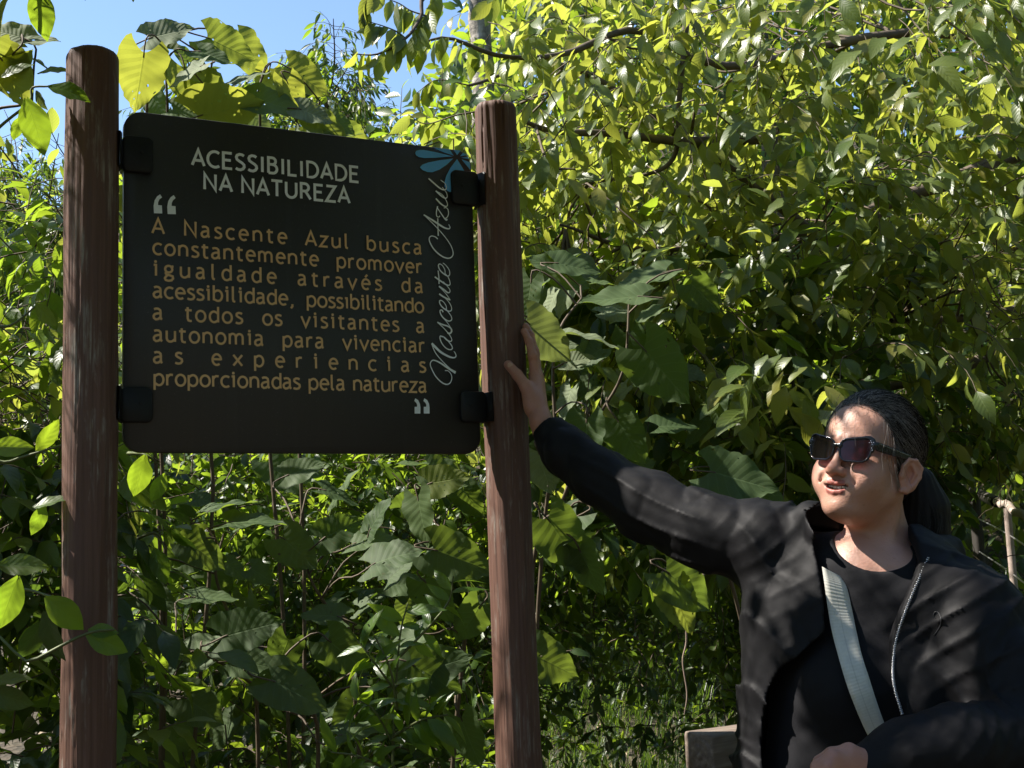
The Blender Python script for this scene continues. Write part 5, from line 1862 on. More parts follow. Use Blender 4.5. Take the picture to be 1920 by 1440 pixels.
def hand_r(p):
    """palm against the far right flank of the post, thumb on its front"""
    W = P(1014, 790, 2.62)
    d = cap(p, P(1026, 822, 2.61), W, .026, .0235)
    mcp = [P(1003, 706, 2.668), P(1006, 702, 2.69), P(1008, 707, 2.712), P(1011, 716, 2.733)]
    wr_ = [W + np.array([0, -.012, 0]), W + np.array([0, -.002, 0]), W + np.array([0, .010, 0]), W + np.array([0, .020, -.003])]
    for a, b in zip(wr_, mcp): d = smin(d, cap(p, a, b, .0165, .0125), .012)
    d = smin(d, ell(p, P(1000, 758, 2.635), (.017, .022, .028)), .014)
    fing = [
        [mcp[0], P(999, 668, 2.664), P(992, 640, 2.672), P(983, 621, 2.683)],
        [mcp[1], P(1001, 658, 2.700), P(994, 628, 2.705), P(986, 612, 2.712)],
        [mcp[2], P(1003, 664, 2.728), P(996, 636, 2.738), P(988, 618, 2.745)],
        [mcp[3], P(1006, 682, 2.750), P(1000, 660, 2.760), P(993, 644, 2.768)],
    ]
    for i, f in enumerate(fing):
        r = np.array([.0108, .0094, .0084, .0074]) * (1, 1.02, .98, .88)[i]
        df = chain(p, f, r, .004)
        df = smin(df, sph(p, f[1], r[1] * 1.07), .004)
        d = smin(d, df, .006)
    th = [P(998, 762, 2.632), P(986, 724, 2.640), P(970, 703, 2.655), P(953, 684, 2.668)]
    dt = chain(p, th, [.0160, .0125, .0108, .0095], .006)
    d = smin(d, dt, .012)
    nail = ell(p, P(957, 686, 2.6585), (.0050, .003, .0065))
    return smin(d, nail, .002)


def hand_l(p):
    """closed hand in front of the belly, thumb side up"""
    W = P(1640, 1447, 1.98)
    d = cap(p, P(1680, 1452, 1.985), W, .026, .024)
    mcp = [P(1562, 1420, 1.945), P(1552, 1440, 1.938), P(1548, 1463, 1.94), P(1552, 1486, 1.95)]
    for i, b in enumerate(mcp):
        d = smin(d, cap(p, W + np.array([0, -.003, .010 - .012 * i]), b, .016, .0115), .012)
        f = [b, b + np.array([-.022, .008, -.014 - .004 * i]), b + np.array([-.012, .034, -.026]), b + np.array([.008, .038, -.020])]
        d = smin(d, chain(p, f, [.0105, .0095, .0088, .008], .004), .005)
    th = [P(1630, 1428, 1.975), P(1592, 1410, 1.965), P(1560, 1416, 1.975), P(1536, 1428, 1.985)]
    d = smin(d, chain(p, th, [.015, .0125, .011, .0095], .006), .01)
    return d


def hidden_body(p):
    d = torso_base(p) + .012
    d = smin(d, chain(p, ARM_R, [.05, .045, .04, .036, .028, .023], .02), .03)
    d = smin(d, chain(p, ARM_L, [.05, .045, .04, .034, .028, .023], .02), .03)
    return d


def skin_mat():
    t = NT('skin')
    c = t.coord('Object')
    at = t.n('Attribute')
    at.attribute_name = 'tint'
    n1 = t.noise(c, 26, 4)
    n2 = t.noise(c, 240, 3)
    n3 = t.noise(c, 60, 3)
    n4 = t.noise(c, 900, 2)
    fre = t.ramp(t.noise(c, 150, 1), [(.68, 0.0), (.76, .35)])
    lin = t.noise(t.mapping(c, (120, 120, 420)), 1.0, 3)
    col = t.mix(n1, (.40, .215, .155), (.50, .295, .225))
    col = t.mix(t.math('MULTIPLY', n3, .35), col, (.44, .19, .13))
    col = t.mix(fre, col, (.24, .11, .07))
    col = t.mix(1.0, col, at.outputs['Color'], 'MULTIPLY')
    b = t.bsdf(Base__Color=col, Roughness=t.ramp(n2, [(.3, .42), (.7, .56)]))
    b.inputs['Specular IOR Level'].default_value = .45
    b.inputs['Subsurface Weight'].default_value = .18
    b.inputs['Subsurface Radius'].default_value = (.012, .005, .003)
    b.inputs['Subsurface Scale'].default_value = .6
    t.put(b, 'Normal', t.bump(t.math('ADD', t.math('ADD', n2, t.math('MULTIPLY', lin, .9)), t.math('ADD', t.math('MULTIPLY', n3, .8), t.math('MULTIPLY', n4, .5))), .3, .0014))
    return t.done(b)


M_SKIN = skin_mat()
woman = empty('person', (TC[0], TC[1], 0), 'smiling woman in sunglasses and black jacket leaning one hand on the right post', 'person')


def gaussm(q, c, s):
    return np.exp(-(((q - np.asarray(c)) / np.asarray(s)) ** 2).sum(1))


def build_body():
    parts = []
    lo = h2w([[0, 0, 0]])[0] - np.array([.17, .17, .30])
    hi = h2w([[0, 0, 0]])[0] + np.array([.19, .19, .16])
    V1, F1 = sdf_mesh(skin_head, lo, hi, .0018, slack=1.2)
    q = w2h(V1)
    tint = np.ones((len(V1), 4))
    ax = np.abs(q[:, 0])
    zz = q[:, 2] - 9.0 * q[:, 0] ** 2
    lipu = np.clip(1 - np.abs(zz + .0562) / .0050, 0, 1) * (ax < .0290) * (q[:, 1] > .069)
    lipl = np.clip(1 - np.abs(zz + .0722) / .0062, 0, 1) * (ax < .0280) * (q[:, 1] > .068)
    qq = np.stack([ax, q[:, 1], zz], -1)
    du = chain(qq, [(0, .0868, -.0565), (.006, .0875, -.0548), (.014, .0845, -.0562), (.0270, .0740, -.0592)], [.0030, .0030, .0028, .0018], .003)
    dl = chain(qq, [(0, .0868, -.0714), (.012, .0842, -.0702), (.0270, .0740, -.0618)], [.0052, .0048, .0022], .003)
    lip = np.clip(1.6 - np.minimum(du, dl) / .0010, 0, 1) * (q[:, 1] > .066)
    inside = ((np.abs(zz + .0638) < .0046) & (ax < .0195) & (q[:, 1] < .086) & (q[:, 1] > .055)).astype(float)
    def mixc(m_, c):
        tint[:, :3] = tint[:, :3] * (1 - m_[:, None]) + np.array(c) * m_[:, None]
    qa = q.copy()
    qa[:, 0] = ax
    mixc(gaussm(qa, (.042, .06, -.025), (.020, .03, .018)) * .35, (1.05, .72, .66))
    mixc(gaussm(qa, (0, .11, -.032), (.016, .02, .014)) * .4, (1.05, .72, .65))
    mixc(gaussm(qa, (.08, -.015, -.024), (.012, .025, .04)) * .5, (1.1, .70, .60))
    mixc(lip * .85, (.72, .36, .40))
    mixc(inside, (.10, .04, .04))
    br = np.clip(1 - np.abs(q[:, 2] - (.0255 - 2.2 * (ax - .030) ** 2)) / .0042, 0, 1) * np.clip((ax - .010) / .006, 0, 1) * np.clip((.051 - ax) / .008, 0, 1) * (q[:, 1] > .05)
    mixc(br * .72, (.22, .17, .15))
    mixc(gaussm(qa, (.031, .078, .0), (.016, .02, .010)) * .35, (.6, .5, .5))
    parts.append((V1, F1, tint))
    for fn, c, r in ((hand_r, P(995, 710, 2.67), (.10, .12, .13)), (hand_l, P(1590, 1440, 1.97), (.12, .09, .09))):
        V, F = sdf_mesh(fn, c - np.array(r), c + np.array(r), .0015)
        t_ = np.ones((len(V), 4))
        t_[:, :3] = (.92, .80, .78)
        if fn is hand_r:
            m_ = (ell(V, P(957, 686, 2.6585), (.0056, .0045, .0072)) < .0004)
            t_[m_, :3] = (1.15, 1.25, 1.2)
        parts.append((V, F, t_))
    lo = np.array([P(1000, 900, 2.6)[0] - .02, 1.85, .75])
    hi = np.array([SL[0] + .25, 2.75, 1.75])
    V, F = sdf_mesh(hidden_body, lo, hi, .012)
    parts.append((V, F, np.ones((len(V), 4))))
    off = 0
    Vs, Fs, Ts = [], [], []
    for V, F, T in parts:
        Vs.append(V)
        Fs.append(F + off)
        Ts.append(T)
        off += len(V)
    return mk('body', np.concatenate(Vs), np.concatenate(Fs), M_SKIN, True, None, {'tint': np.concatenate(Ts)})


link('body', build_body(), woman)

# teeth
M_TEETH = simple_mat('tooth_enamel', (.72, .68, .60), .25, 0, .05, 30)
for k in range(-4, 5):
    if k == 0: continue
    s = 1 if k > 0 else -1
    i = abs(k)
    xc = s * (.0040 + (i - 1) * .0062)
    wd = (.0078, .0060, .0062, .0056)[i - 1]
    xc = s * (.0040, .0109, .0168, .0218)[i - 1]
    n_ = 5
    hh_ = (.0088, .0078, .0082, .007)[i - 1]
    yy = .0795 - 9.5 * xc ** 2
    c = np.array([xc, yy, -.0582 + 9.0 * xc ** 2 - hh_ / 2 + .0018])
    th_ = math.atan2(19 * xc, 1)
    Mz = np.array([[math.cos(-th_), -math.sin(-th_), 0], [math.sin(-th_), math.cos(-th_), 0], [0, 0, 1]])
    uu = np.linspace(0, 2 * np.pi, 14, endpoint=False)
    vv_ = np.linspace(-np.pi / 2, np.pi / 2, 8)
    U, Vv = np.meshgrid(uu, vv_, indexing='ij')
    sp = lambda a, e: np.sign(a) * np.abs(a) ** e
    X_ = sp(np.cos(Vv), .4) * sp(np.cos(U), .5) * wd / 2
    Y_ = sp(np.cos(Vv), .4) * sp(np.sin(U), .7) * .0028
    Z_ = sp(np.sin(Vv), .5) * hh_ / 2
    Q = np.stack([X_, Y_, Z_], -1).reshape(-1, 3) @ Mz.T + c
    a = np.arange(14)[:, None] * 8
    a2 = ((np.arange(14) + 1) % 14)[:, None] * 8
    b_ = np.arange(7)[None]
    F = np.stack([a + b_, a2 + b_, a2 + b_ + 1, a + b_ + 1], -1).reshape(-1, 4)
    link('tooth', mk('tooth', h2w(Q), F, M_TEETH), woman)


# ---- hair
def hair_lim(z, x=0.0):
    return .024 * np.clip(-np.asarray(x) / .05, 0, 1) * np.clip((z - .01) / .02, 0, 1) + np.interp(z, [-.12, -.06, -.035, -.018, .0, .02, .05, .075, .090, .105, .125], [-.045, -.036, -.030, .004, .016, .028, .044, .056, .066, .080, .10])


TIE = np.array([.004, -.112, -.004])


def hair_sdf(q):
    d = ell(q, (0, -.016, .037), (.0800, .0980, .0905))
    d = smin(d, ell(q, (0, -.055, -.015), (.058, .052, .055)), .02)
    # strands run back towards the tie
    v = q - TIE
    ang = np.arctan2(v[:, 0], v[:, 2] + 1e-6)
    d = d + .0005 * np.sin(ang * 46 + 5 * np.sin(ang * 7)) + .0005 * waves(q, 12, 60)
    lim = q[:, 1] - hair_lim(q[:, 2], q[:, 0]) - .0035 * np.sin(q[:, 0] * 160 + 1)
    d = smax(d, lim * .8, .006)
    return d


def hair_mat(name='hair'):
    t = NT(name)
    at = t.n('Attribute')
    at.attribute_name = 'grey'
    n = t.noise(t.coord('Object'), 120, 2)
    c = t.mix(at.outputs['Fac'], (.010, .008, .0075), (.42, .39, .37))
    c = t.mix(t.math('MULTIPLY', n, .3), c, (.02, .014, .012))
    b = t.bsdf(Base__Color=c, Roughness=.55)
    b.inputs['Specular IOR Level'].default_value = .15
    return t.done(b)


M_HAIR = hair_mat()


def strand_lines():
    lines, grey = [], []
    cen = np.array([0, -.016, .037])
    rad = np.array([.0800, .0980, .0905])
    r = np.random.default_rng(5)
    n = 0
    while n < 6200:
        # start near the hairline or anywhere on the cap
        dirv = nrm(r.normal(size=3) + np.array([0, .4, .5]))
        k = 1 / np.sqrt(((dirv / rad) ** 2).sum())
        p0 = cen + dirv * k
        if p0[1] > hair_lim(p0[2], p0[0]) + .0045 * r.random() ** .5: continue
        if p0[2] < -.03: continue
        near = hair_lim(p0[2], p0[0]) - p0[1]
        tdir = nrm(TIE + r.normal(size=3) * np.array([.020, .004, .020]) - cen)
        m_ = 12
        ts = np.linspace(0, 1, m_)
        w0 = math.acos(np.clip(dirv @ tdir, -1, 1))
        if w0 < .3: continue
        lift = r.uniform(.0003, .0020) if r.random() < .96 else r.uniform(.003, .007)
        pts = []
        side = np.cross(dirv, tdir)
        wob = r.normal() * .05
        w2_, w3_ = r.uniform(0, 6.28), r.normal() * .008
        for t in ts:
            dd = (math.sin((1 - t) * w0) * dirv + math.sin(t * w0) * tdir) / math.sin(w0)
            dd = nrm(dd + side * (wob * math.sin(math.pi * t) + w3_ * math.sin(9 * t + w2_)) + np.array([0, 0, -.12]) * math.sin(math.pi * t) * (1 if dirv[2] < .6 else .3))
            kk = 1 / np.sqrt(((dd / rad) ** 2).sum())
            pts.append(cen + dd * (kk + lift * math.sin(math.pi * min(1, t * 1.1 + .05)) + .0004))
        lines.append((h2w(np.array(pts)), r.uniform(.0002, .00034)))
        g = 0.0
        if near < .035 and r.random() < .5: g = r.uniform(.3, 1)
        elif r.random() < .14: g = r.uniform(.15, .6)
        grey.append(g)
        n += 1
    # loose wisps round the face
    for k in range(46):
        s = -1 if k % 3 == 0 else 1
        z = r.uniform(.03, .10)
        y = float(hair_lim(z, s * .05)) - .002
        xx = s * .078 * math.sqrt(max(0, 1 - ((y + .016) / .0975) ** 2 - ((z - .036) / .0885) ** 2) + .02)
        p0 = np.array([xx, y, z])
        a = np.array([s * .006, r.uniform(-.01, .012), -.02]) * r.uniform(.5, 1.5)
        pts = smooth_line([p0, p0 + a + np.array([s * .003, .003, 0]), p0 + a * 2.2, p0 + a * 3 + np.array([0, -.012, -.006])], 10)
        lines.append((h2w(pts), .0002))
        grey.append(r.uniform(0, .6))
    return lines, grey


V1, F1 = sdf_mesh(lambda p: hair_sdf(w2h(p)), HC - .17, HC + .17, .0017)
ls, gs = strand_lines()
V2, F2 = tube_arrays(ls, 3)
npt = np.repeat(gs, [len(l[0]) * 3 for l in ls])
q = w2h(V1)
g1 = .30 * np.clip(1 - (hair_lim(q[:, 2]) - q[:, 1]) / .02, 0, 1) * np.clip((q[:, 2] - .0) / .04, 0, 1)
link('hair', mk('hair', np.concatenate([V1, V2]), np.concatenate([F1, F2 + len(V1)]), M_HAIR, True, None, {'grey': np.concatenate([g1, npt])}), woman)

PT = [(.006, -.106, .000), (.018, -.132, -.018), (.030, -.150, -.056), (.034, -.152, -.100), (.026, -.138, -.15)]
PR_ = [.020, .036, .046, .046, .034]


def tail_sdf(p):
    q = w2h(p)
    d = chain(q, [np.array(a) for a in PT], PR_, .02)
    ang = np.arctan2(q[:, 0] - .01, q[:, 1] + .125)
    return d + .0006 * np.sin(ang * 24 + q[:, 2] * 40)


V1, F1 = sdf_mesh(tail_sdf, HC + np.array([-.15, -.05, -.26]), HC + np.array([.25, .25, .08]), .0025)
r5 = np.random.default_rng(8)
lines = []
for k in range(1700):
    a = r5.uniform(0, 6.28)
    rr_ = r5.uniform(.85, 1.06)
    sp_ = smooth_line(PT, 14)
    rd = np.interp(np.linspace(0, 1, 14), np.linspace(0, 1, 5), PR_) * rr_
    off_ = np.stack([np.cos(a + .2 * np.sin(np.arange(14) * .5)) * rd, np.sin(a) * rd, 0 * rd], -1)
    lines.append((h2w(sp_ + off_ + np.cumsum(r5.normal(size=(14, 3)) * .0006, 0)), .00032))
V2, F2 = tube_arrays(lines, 3)
link('ponytail', mk('ponytail', np.concatenate([V1, V2]), np.concatenate([F1, F2 + len(V1)]), M_HAIR, True, None, {'grey': np.concatenate([np.zeros(len(V1)), np.repeat(r5.random(1700) ** 6 * .6, 42)])}), woman)

# ---- sunglasses
M_FRAME = simple_mat('glossy_black_frame', (.008, .008, .012), .12, 0, .1, 10)


def gy_(x): return .0985 - 3.4 * x ** 2


def lens_d(x, z, grow):
    # cat-eye outline: rounded box sheared upwards at the outer corner
    X_ = np.abs(x) - .0325
    Z_ = z - (.001 + .10 * X_) - .0
    hw = .0250 - .20 * np.clip(-Z_, 0, .02)
    hh = .0178 + .07 * X_
    dx = np.abs(X_) - (hw - .010)
    dz = np.abs(Z_) - (hh - .010)
    return np.sqrt(np.maximum(dx, 0) ** 2 + np.maximum(dz, 0) ** 2) + np.minimum(np.maximum(dx, dz), 0) - .010 - grow


def frame_sdf(p):
    q = w2h(p)
    ax = np.abs(q[:, 0])
    dy = np.abs(q[:, 1] - gy_(q[:, 0])) - .0022
    band = smax(lens_d(q[:, 0], q[:, 2], .0034 + .0012 * (q[:, 2] > .005) + .0022 * np.clip((ax - .04) / .02, 0, 1) * (q[:, 2] > 0)), -lens_d(q[:, 0], q[:, 2], .0), .001)
    d = smax(band, dy, .0015)
    x = np.stack([ax, q[:, 1], q[:, 2]], -1)
    d = smin(d, chain(x, [(0, .0985, .0075), (.008, .0975, .0065)], [.0032, .0030]), .003)
    d = smin(d, sph(x, (.0615, .0845, .0125), .0045), .003)
    # temples: tall thin bars that hook behind the ears
    def bar(a, b, h1, h2):
        a, b = np.array(a), np.array(b)
        ba = b - a
        t = np.clip((x - a) @ ba / (ba @ ba), 0, 1)
        v = x - a - t[:, None] * ba
        hh = h1 + (h2 - h1) * t
        return np.sqrt(v[:, 0] ** 2 + v[:, 1] ** 2 + np.maximum(np.abs(v[:, 2]) - hh, 0) ** 2) - .0023
    d = smin(d, bar((.0650, .080, .0115), (.0785, -.004, .0105), .0056, .0034), .002)
    d = smin(d, bar((.0775, -.004, .0105), (.0790, -.030, -.004), .0022, .0015), .002)
    return d


V1, F1 = sdf_mesh(frame_sdf, HC - .14, HC + .14, .0012, slack=1.8)
sg = link('sunglasses', mk('sunglasses', V1, F1, M_FRAME), woman)


def lens_mat():
    t = NT('tinted_lens')
    c = t.n('UVMap').outputs[0]
    s = t.n('SeparateXYZ', Vector=c)
    tc = t.ramp(s.outputs[1], [(0.1, (.11, .035, .04)), (.5, (.05, .012, .018)), (.85, (.012, .005, .008))])
    tr = t.n('BsdfTransparent', Color=tc)
    gl = t.n('BsdfGlossy', Color=(.32, .29, .29), Roughness=.12)
    df = t.n('BsdfDiffuse', Color=(.03, .008, .010))
    fr = t.n('Fresnel', IOR=1.5)
    m1 = t.n('MixShader', i0=.35, i1=tr, i2=df)
    return t.done(t.n('MixShader', i0=t.math('ADD', fr.outputs[0], .02), i1=m1, i2=gl))


M_LENS = lens_mat()
for s in (-1, 1):
    gx, gz = np.meshgrid(np.linspace(-.028, .028, 37), np.linspace(-.022, .022, 29), indexing='ij')
    gx = gx + .0325
    dd = lens_d(gx, gz, .0012)
    # pull the outside points in so that the rim is smooth
    cxy = np.array([.0325, .001])
    for it in range(40):
        o_ = dd > 0
        gx = np.where(o_, cxy[0] + (gx - cxy[0]) * .985, gx)
        gz = np.where(o_, cxy[1] + (gz - cxy[1]) * .985, gz)
        dd = lens_d(gx, gz, .0012)
    Q = np.stack([s * gx, gy_(gx) + .0004, gz], -1).reshape(-1, 3)
    a = np.arange(36)[:, None] * 29
    b_ = np.arange(28)[None]
    F = np.stack([a + b_, a + 29 + b_, a + 30 + b_, a + b_ + 1], -1).reshape(-1, 4)
    if s > 0: F = F[:, ::-1]
    UV = np.stack([gx.ravel() * 10, (gz.ravel() + .02) / .04], -1)
    link('lens', mk('lens', h2w(Q), F, M_LENS, True, UV), sg)
M_GEM = simple_mat('rhinestone', (.75, .78, .9), .08, .6, .05, 10)
gems = []
for s in (-1, 1):
    for (x, z) in [(.0555, .0155), (.0585, .0165), (.0615, .0168), (.0600, .0135), (.0570, .0190), (.0618, .0105), (.0600, .0070), (.0612, .0035)]:
        c = np.array([s * x, gy_(x) + .0026, z])
        u_ = np.array([[0, 0, 1], [0, 0, -1], [1, 0, 0], [-1, 0, 0], [0, 1, 0], [0, -1, 0]]) * .0011
        f_ = np.array([[0, 2, 4], [0, 4, 3], [0, 3, 5], [0, 5, 2], [1, 4, 2], [1, 3, 4], [1, 5, 3], [1, 2, 5]])
        gems.append((h2w(c + u_), f_))
V1, F1 = join_arrays(gems)
link('rhinestones', mk('rhinestones', V1, F1, M_GEM, False), sg, 'stuff')

# ---- clothes
def poly_w(pts, y=2.15):
    return np.array([[P(a, b, y)[0], P(a, b, y)[2]] for a, b in pts])


OPEN_PX = [(1640, 900), (1545, 955), (1552, 1010), (1558, 1060), (1562, 1130), (1561, 1188), (1522, 1225), (1483, 1265), (1464, 1310), (1455, 1370), (1452, 1520), (1700, 1520), (1694, 1400), (1688, 1340), (1673, 1290), (1670, 1250), (1676, 1200), (1692, 1150), (1714, 1098), (1737, 1048), (1735, 980)]
OPEN = poly_w(OPEN_PX)
JT = TC + np.array([.0, .0, -.0])


def wrinkle(p, amp=1.0):
    w1 = waves(p, 21, 7, aniso=(1, 1, .6))
    w2 = waves(p, 22, 20, aniso=(1.1, 1.1, .55))
    w3 = waves(p, 23, 45, 5)
    return amp * (.0035 * w1 + .0028 * (1 - 2 * np.abs(np.clip(w2, -1, 1)) ** .6) + .0008 * (1 - 2 * np.abs(np.clip(w3, -1, 1)) ** .6))


def jacket_solid(p):
    gi = SL - SR
    d = cap(p, SR + gi * .02, SR + gi * .5 + np.array([0, .01, .018]), .074, .074)
    d = smin(d, cap(p, SR + gi * .5 + np.array([0, .01, .018]), SL - gi * .02, .074, .080), .03)
    d = smin(d, ell(p, JT, (.222, .138, .27), TM.T), .05)
    d = smin(d, ell(p, TC + np.array([-.075, -.092, -.03]), (.09, .062, .09)), .05)
    d = smin(d, ell(p, TC + np.array([.075, -.110, -.03]), (.09, .062, .09)), .05)
    d = smin(d, ell(p, TB, (.245, .155, .26), TM.T), .05)
    d = smin(d, cap(p, P(1464, 1140, 2.34), P(1466, 1520, 2.34), .068, .074), .04)
    return d


def sleeves(p):
    a = chain(p, [P(1432, 1022, 2.38), P(1320, 997, 2.43), P(1212, 948, 2.49), P(1125, 897, 2.55), P(1062, 848, 2.59), P(1026, 803, 2.615)], [.080, .069, .063, .056, .050, .037], .02)
    b = chain(p, [P(1822, 1166, 2.19), P(1890, 1275, 2.13), P(1945, 1400, 2.06), P(1800, 1405, 2.00), P(1700, 1422, 1.985), P(1612, 1450, 1.985)], [.086, .080, .078, .066, .054, .040], .02)
    return a, b


def crease(p, k, seed, warp=1.6, pw=1.6):
    ph = p @ np.asarray(k, float) + warp * waves(p, seed, 9, 3)
    m_ = np.clip(waves(p, seed + 1, 8, 3) * 1.3 + .35, 0, 1)
    return (1 - np.abs(np.sin(ph))) ** pw * m_


def fold_sleeve(p):
    # creases across the sleeves, pulled folds towards the armpit, long falls down the front
    _, t = polyline_param(p, ARM_R)
    onarm = np.clip((1.2 - (p[:, 0] - P(1330, 1000, 2.43)[0]) / .12), 0, 1)
    a = crease(p, (44, 12, 18), 71, 1.8, 2.4) * .0085 + crease(p, (24, -10, 70), 74, 1.8, 2.4) * .006
    b = crease(p, (38, 8, 9), 77, 2.4, 2.6) * .008 + crease(p, (-34, 14, 50), 80, 2.2, 2.6) * .006
    return -(a * onarm + b * (1 - onarm) + .0028 * crease(p, (95, 40, -80), 83, 2.6, 2.0)) + .003


def jacket(p):
    s = jacket_solid(p)
    a, b = sleeves(p)
    d = smin(s, a, .035)
    o = np.full(len(p), .08)
    mo = (p[:, 1] < 2.36) & (p[:, 0] > OPEN[:, 0].min() - .04) & (p[:, 0] < OPEN[:, 0].max() + .04)
    if mo.any(): o[mo] = np.maximum(poly2d(p[mo][:, [0, 2]], OPEN), p[mo, 1] - 2.34)
    col = chain(p, [P(1540, 1000, 2.24), P(1522, 975, 2.31), P(1570, 985, 2.42), P(1660, 995, 2.46), P(1740, 1020, 2.42), P(1768, 1040, 2.32), P(1752, 1065, 2.24), P(1722, 1105, 2.20)], [.018, .027, .032, .036, .040, .036, .026, .014], .02)
    d = smin(d, col, .018)
    wr_ = np.zeros(len(p))
    mk_ = np.minimum(np.abs(d), np.abs(b)) < .028
    if mk_.any(): wr_[mk_] = wrinkle(p[mk_]) + fold_sleeve(p[mk_])
    d = d + wr_
    inner = smin(torso_base(p) - .004, a + .016, .01)
    d = smax(d, -inner, .004)
    nk = chain(p, [nk0 + [0, 0, .03], NB], [.066, .066])
    d = smax(d, -nk, .008)
    d = smax(d, -o, .003)
    d = smin(d, smax(b + wr_, -(b + .016), .004), .03)
    # cuffs
    for ca, cb in ((P(1026, 803, 2.615), P(1062, 848, 2.59)), (P(1612, 1450, 1.985), P(1700, 1422, 1.985))):
        n_ = nrm(ca - cb)
        pl = (p - ca) @ n_
        near = np.linalg.norm(p - ca, axis=1) < .12
        d = np.where(near, smax(d, pl - .003, .003), d)
    return d


def cloth_mat(name, col, rough, nscale=900, sheen=.0, spec=.4):
    t = NT(name)
    c = t.coord('Object')
    n = t.noise(c, 35, 5)
    f = t.noise(c, nscale, 2)
    cc = t.mix(n, tuple(x * .8 for x in col), tuple(x * 1.25 for x in col))
    b = t.bsdf(Base__Color=cc, Roughness=rough)
    b.inputs['Specular IOR Level'].default_value = spec
    b.inputs['Sheen Weight'].default_value = sheen
    b.inputs['Sheen Roughness'].default_value = .4
    t.put(b, 'Normal', t.bump(t.math('ADD', t.noise(t.mapping(c, (1, 1, 1)), 60, 5, .65), t.math('MULTIPLY', f, .25)), .14, .004))
    return t.done(b)


M_JACK = cloth_mat('black_nylon_cloth', (.0078, .0075, .0086), .6, 900, .0, .14)
M_TEE = cloth_mat('black_jersey', (.007, .007, .009), .8, 700, .03, .2)
M_TROU = cloth_mat('dark_denim', (.02, .022, .03), .8)
lo = np.array([P(1000, 900, 2.6)[0] - .04, 1.84, .78])
hi = np.array([SL[0] + .28, 2.78, 1.62])
V1, F1 = sdf_mesh(jacket, lo, hi, .0041, slack=1.25)
V1 = relax(V1, F1, 9)
V1, F1 = main_piece(V1, F1)
jk = link('jacket', mk('jacket', V1, F1, M_JACK), woman)


def tee(p):
    d = torso_base(p) + .0015
    d = d + .0022 * waves(p, 51, 22, aniso=(1, 1, .5)) + .0012 * waves(p, 52, 60)
    d = smax(d, -ell(p, P(1652, 1002, 2.20), (.076, .13, .062)), .004)
    nk = chain(p, [nk0 + [0, 0, .03], NB + [0, 0, .03]], [.060, .060])
    return smax(d, -nk, .006)


V1, F1 = sdf_mesh(tee, np.array([SR[0] - .12, 1.98, .78]), np.array([SL[0] + .14, 2.6, 1.5]), .0045)
link('t_shirt', mk('t_shirt', V1, F1, M_TEE), woman)


def legs(p):
    hip = np.array([TB[0], TB[1] + .01, .80])
    d = ell(p, hip, (.19, .13, .17))
    for s in (-1, 1):
        d = smin(d, chain(p, [hip + [s * .095, 0, -.03], np.array([hip[0] + s * .11, hip[1] - .01, .45]), np.array([hip[0] + s * .12, hip[1] + .03, .10])], [.095, .068, .058], .03), .03)
    return d + .004 * waves(p, 61, 14)


V1, F1 = sdf_mesh(legs, np.array([TB[0] - .35, TB[1] - .25, .02]), np.array([TB[0] + .35, TB[1] + .25, 1.0]), .010)
link('trousers', mk('trousers', V1, F1, M_TROU), woman)
for s in (-1, 1):
    c = np.array([TB[0] + s * .12, TB[1] - .02, .045])
    fs = lambda p, c=c: smax(smin(ell(p, c, (.045, .13, .045)), ell(p, c + [0, .05, .04], (.04, .06, .06)), .02), -(p[:, 2] - .003), .003)
    V1, F1 = sdf_mesh(fs, c - [.08, .18, .06], c + [.08, .16, .13], .008)
    link('shoe', mk('shoe', V1, F1, M_TROU), woman)


# ---- things that lie on the cloth: found by sight along the surface
def march(fn, px, py, y0=1.7, y1=2.75):
    ys = np.linspace(y0, y1, 420)
    pts = np.array([P(px, py, y) for y in ys])
    v = fn(pts)
    k = np.argmax(v < 0)
    if v[k] >= 0: return None
    a, b = pts[k - 1], pts[k]
    t = v[k - 1] / (v[k - 1] - v[k])
    return a + (b - a) * t


def strap_mat():
    t = NT('woven_strap')
    uv = t.n('UVMap').outputs[0]
    s = t.n('SeparateXYZ', Vector=uv)
    rib = t.math('SINE', t.math('MULTIPLY', s.outputs[0], 1100))
    n = t.noise(t.coord('Object'), 150, 3)
    seam = t.ramp(t.math('ABSOLUTE', t.math('SUBTRACT', s.outputs[1], .47)), [(0, .75), (.03, 1)])
    col = t.mix(n, (.46, .45, .40), (.60, .585, .52))
    col = t.mix(1.0, col, seam, 'MULTIPLY')
    b = t.bsdf(Base__Color=col, Roughness=.55)
    t.put(b, 'Normal', t.bump(t.math('ADD', rib, n), .16, .0010))
    return t.done(b)


L_ = [(1541, 1062), (1545, 1090), (1552, 1140), (1560, 1185), (1573, 1235), (1588, 1285), (1603, 1325), (1617, 1358), (1630, 1385)]
R_px = [(1575, 1080), (1588, 1102), (1598, 1145), (1605, 1180), (1616, 1228), (1630, 1272), (1642, 1310), (1656, 1350), (1668, 1378)]
lp_ = smooth_line(L_, 60)
rp_ = smooth_line(R_px, 60)
dep = []
for a, b in zip(lp_, rp_):
    m_ = march(tee, *((a + b) / 2))
    dep.append(m_[1] if m_ is not None else 2.15)
dep = np.convolve(np.pad(dep, 6, mode='edge'), np.ones(13) / 13, 'valid') - .012
V, UV = [], []
acc = 0
for i in range(60):
    for k in range(5):
        f = k / 4
        q = P(*(lp_[i] * (1 - f) + rp_[i] * f), dep[i] - .0008 * math.sin(f * math.pi))
        V.append(q)
        UV.append((acc, f))
    for k in range(5):
        f = 1 - k / 4
        q = P(*(lp_[i] * (1 - f) + rp_[i] * f), dep[i] + .0015)
        V.append(q)
        UV.append((acc, f))
    acc += .0055
F = []
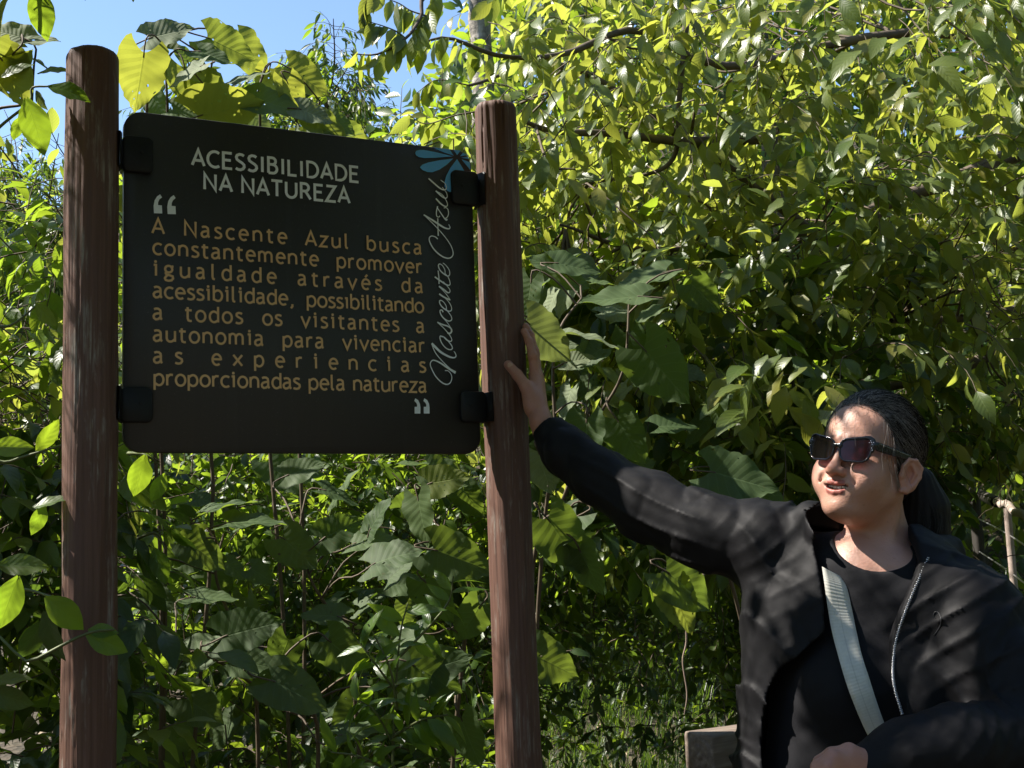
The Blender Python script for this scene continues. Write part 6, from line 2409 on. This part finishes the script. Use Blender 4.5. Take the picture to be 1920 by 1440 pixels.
for i in range(59):
    for k in range(10):
        F.append([i * 10 + k, i * 10 + (k + 1) % 10, i * 10 + 10 + (k + 1) % 10, i * 10 + 10 + k])
link('bag_strap', mk('bag_strap', V, np.array(F), strap_mat(), True, UV), woman)

# zip teeth down both edges of the open front
M_ZIP = simple_mat('zip_teeth', (.60, .60, .62), .3, .85, .05, 30)
M_ZIPD = simple_mat('dark_zip_teeth', (.03, .03, .03), .35, .5, .05, 30)
for pxs, mt, n_ in (([(1739, 1046), (1716, 1099), (1695, 1150), (1679, 1200), (1673, 1250), (1676, 1290), (1690, 1338)], M_ZIP, 92), ([(1556, 1195), (1518, 1226), (1480, 1266), (1461, 1310), (1453, 1370)], M_ZIPD, 55)):
    s_ = smooth_line(pxs, n_)
    parts = []
    last = None
    for i, (a, b) in enumerate(s_):
        off_ = 3.5 if mt is M_ZIP else -3.5
        q = march(jacket, a + off_, b)
        if q is None or q[1] > 2.33: q = march(jacket, a + off_ * 2.5, b)
        if q is None: continue
        if last is not None: q = np.array([*P(a, b, .7 * last + .3 * q[1])])
        last = q[1]
        q = P(a + off_ * .3, b, last) - np.array([0, .0015, 0])
        T = nrm(np.array([s_[min(i + 1, n_ - 1)][0] - s_[max(i - 1, 0)][0], 0, -(s_[min(i + 1, n_ - 1)][1] - s_[max(i - 1, 0)][1])]))
        N_ = np.array([-T[2], 0, T[0]])
        Mx = np.stack([N_, [0, 1, 0], T], 1)
        parts.append(box_arrays(q, (.0052 if i % 2 else .0036, .0022, .0017), Mx))
    V, F = join_arrays(parts)
    link('zip', mk('zip', V, F, mt, False), jk, 'stuff')

# tone-on-tone emblem on the chest
pts = [(1751, 1191), (1757, 1183), (1763, 1172), (1764, 1160), (1760, 1150), (1754, 1147), (1750, 1152), (1751, 1160), (1755, 1158)]
sp_ = smooth_line(pts, 26)
q3 = []
for a, b in sp_:
    q = march(jacket, a, b)
    if q is not None: q3.append(q - np.array([0, .0008, 0]))
if len(q3) > 4:
    V, F = tube_arrays([(np.array(q3), np.full(len(q3), .0009))], 5)
    link('emblem', mk('emblem', V, F, simple_mat('emblem_print', (.022, .022, .025), .4), True), jk)
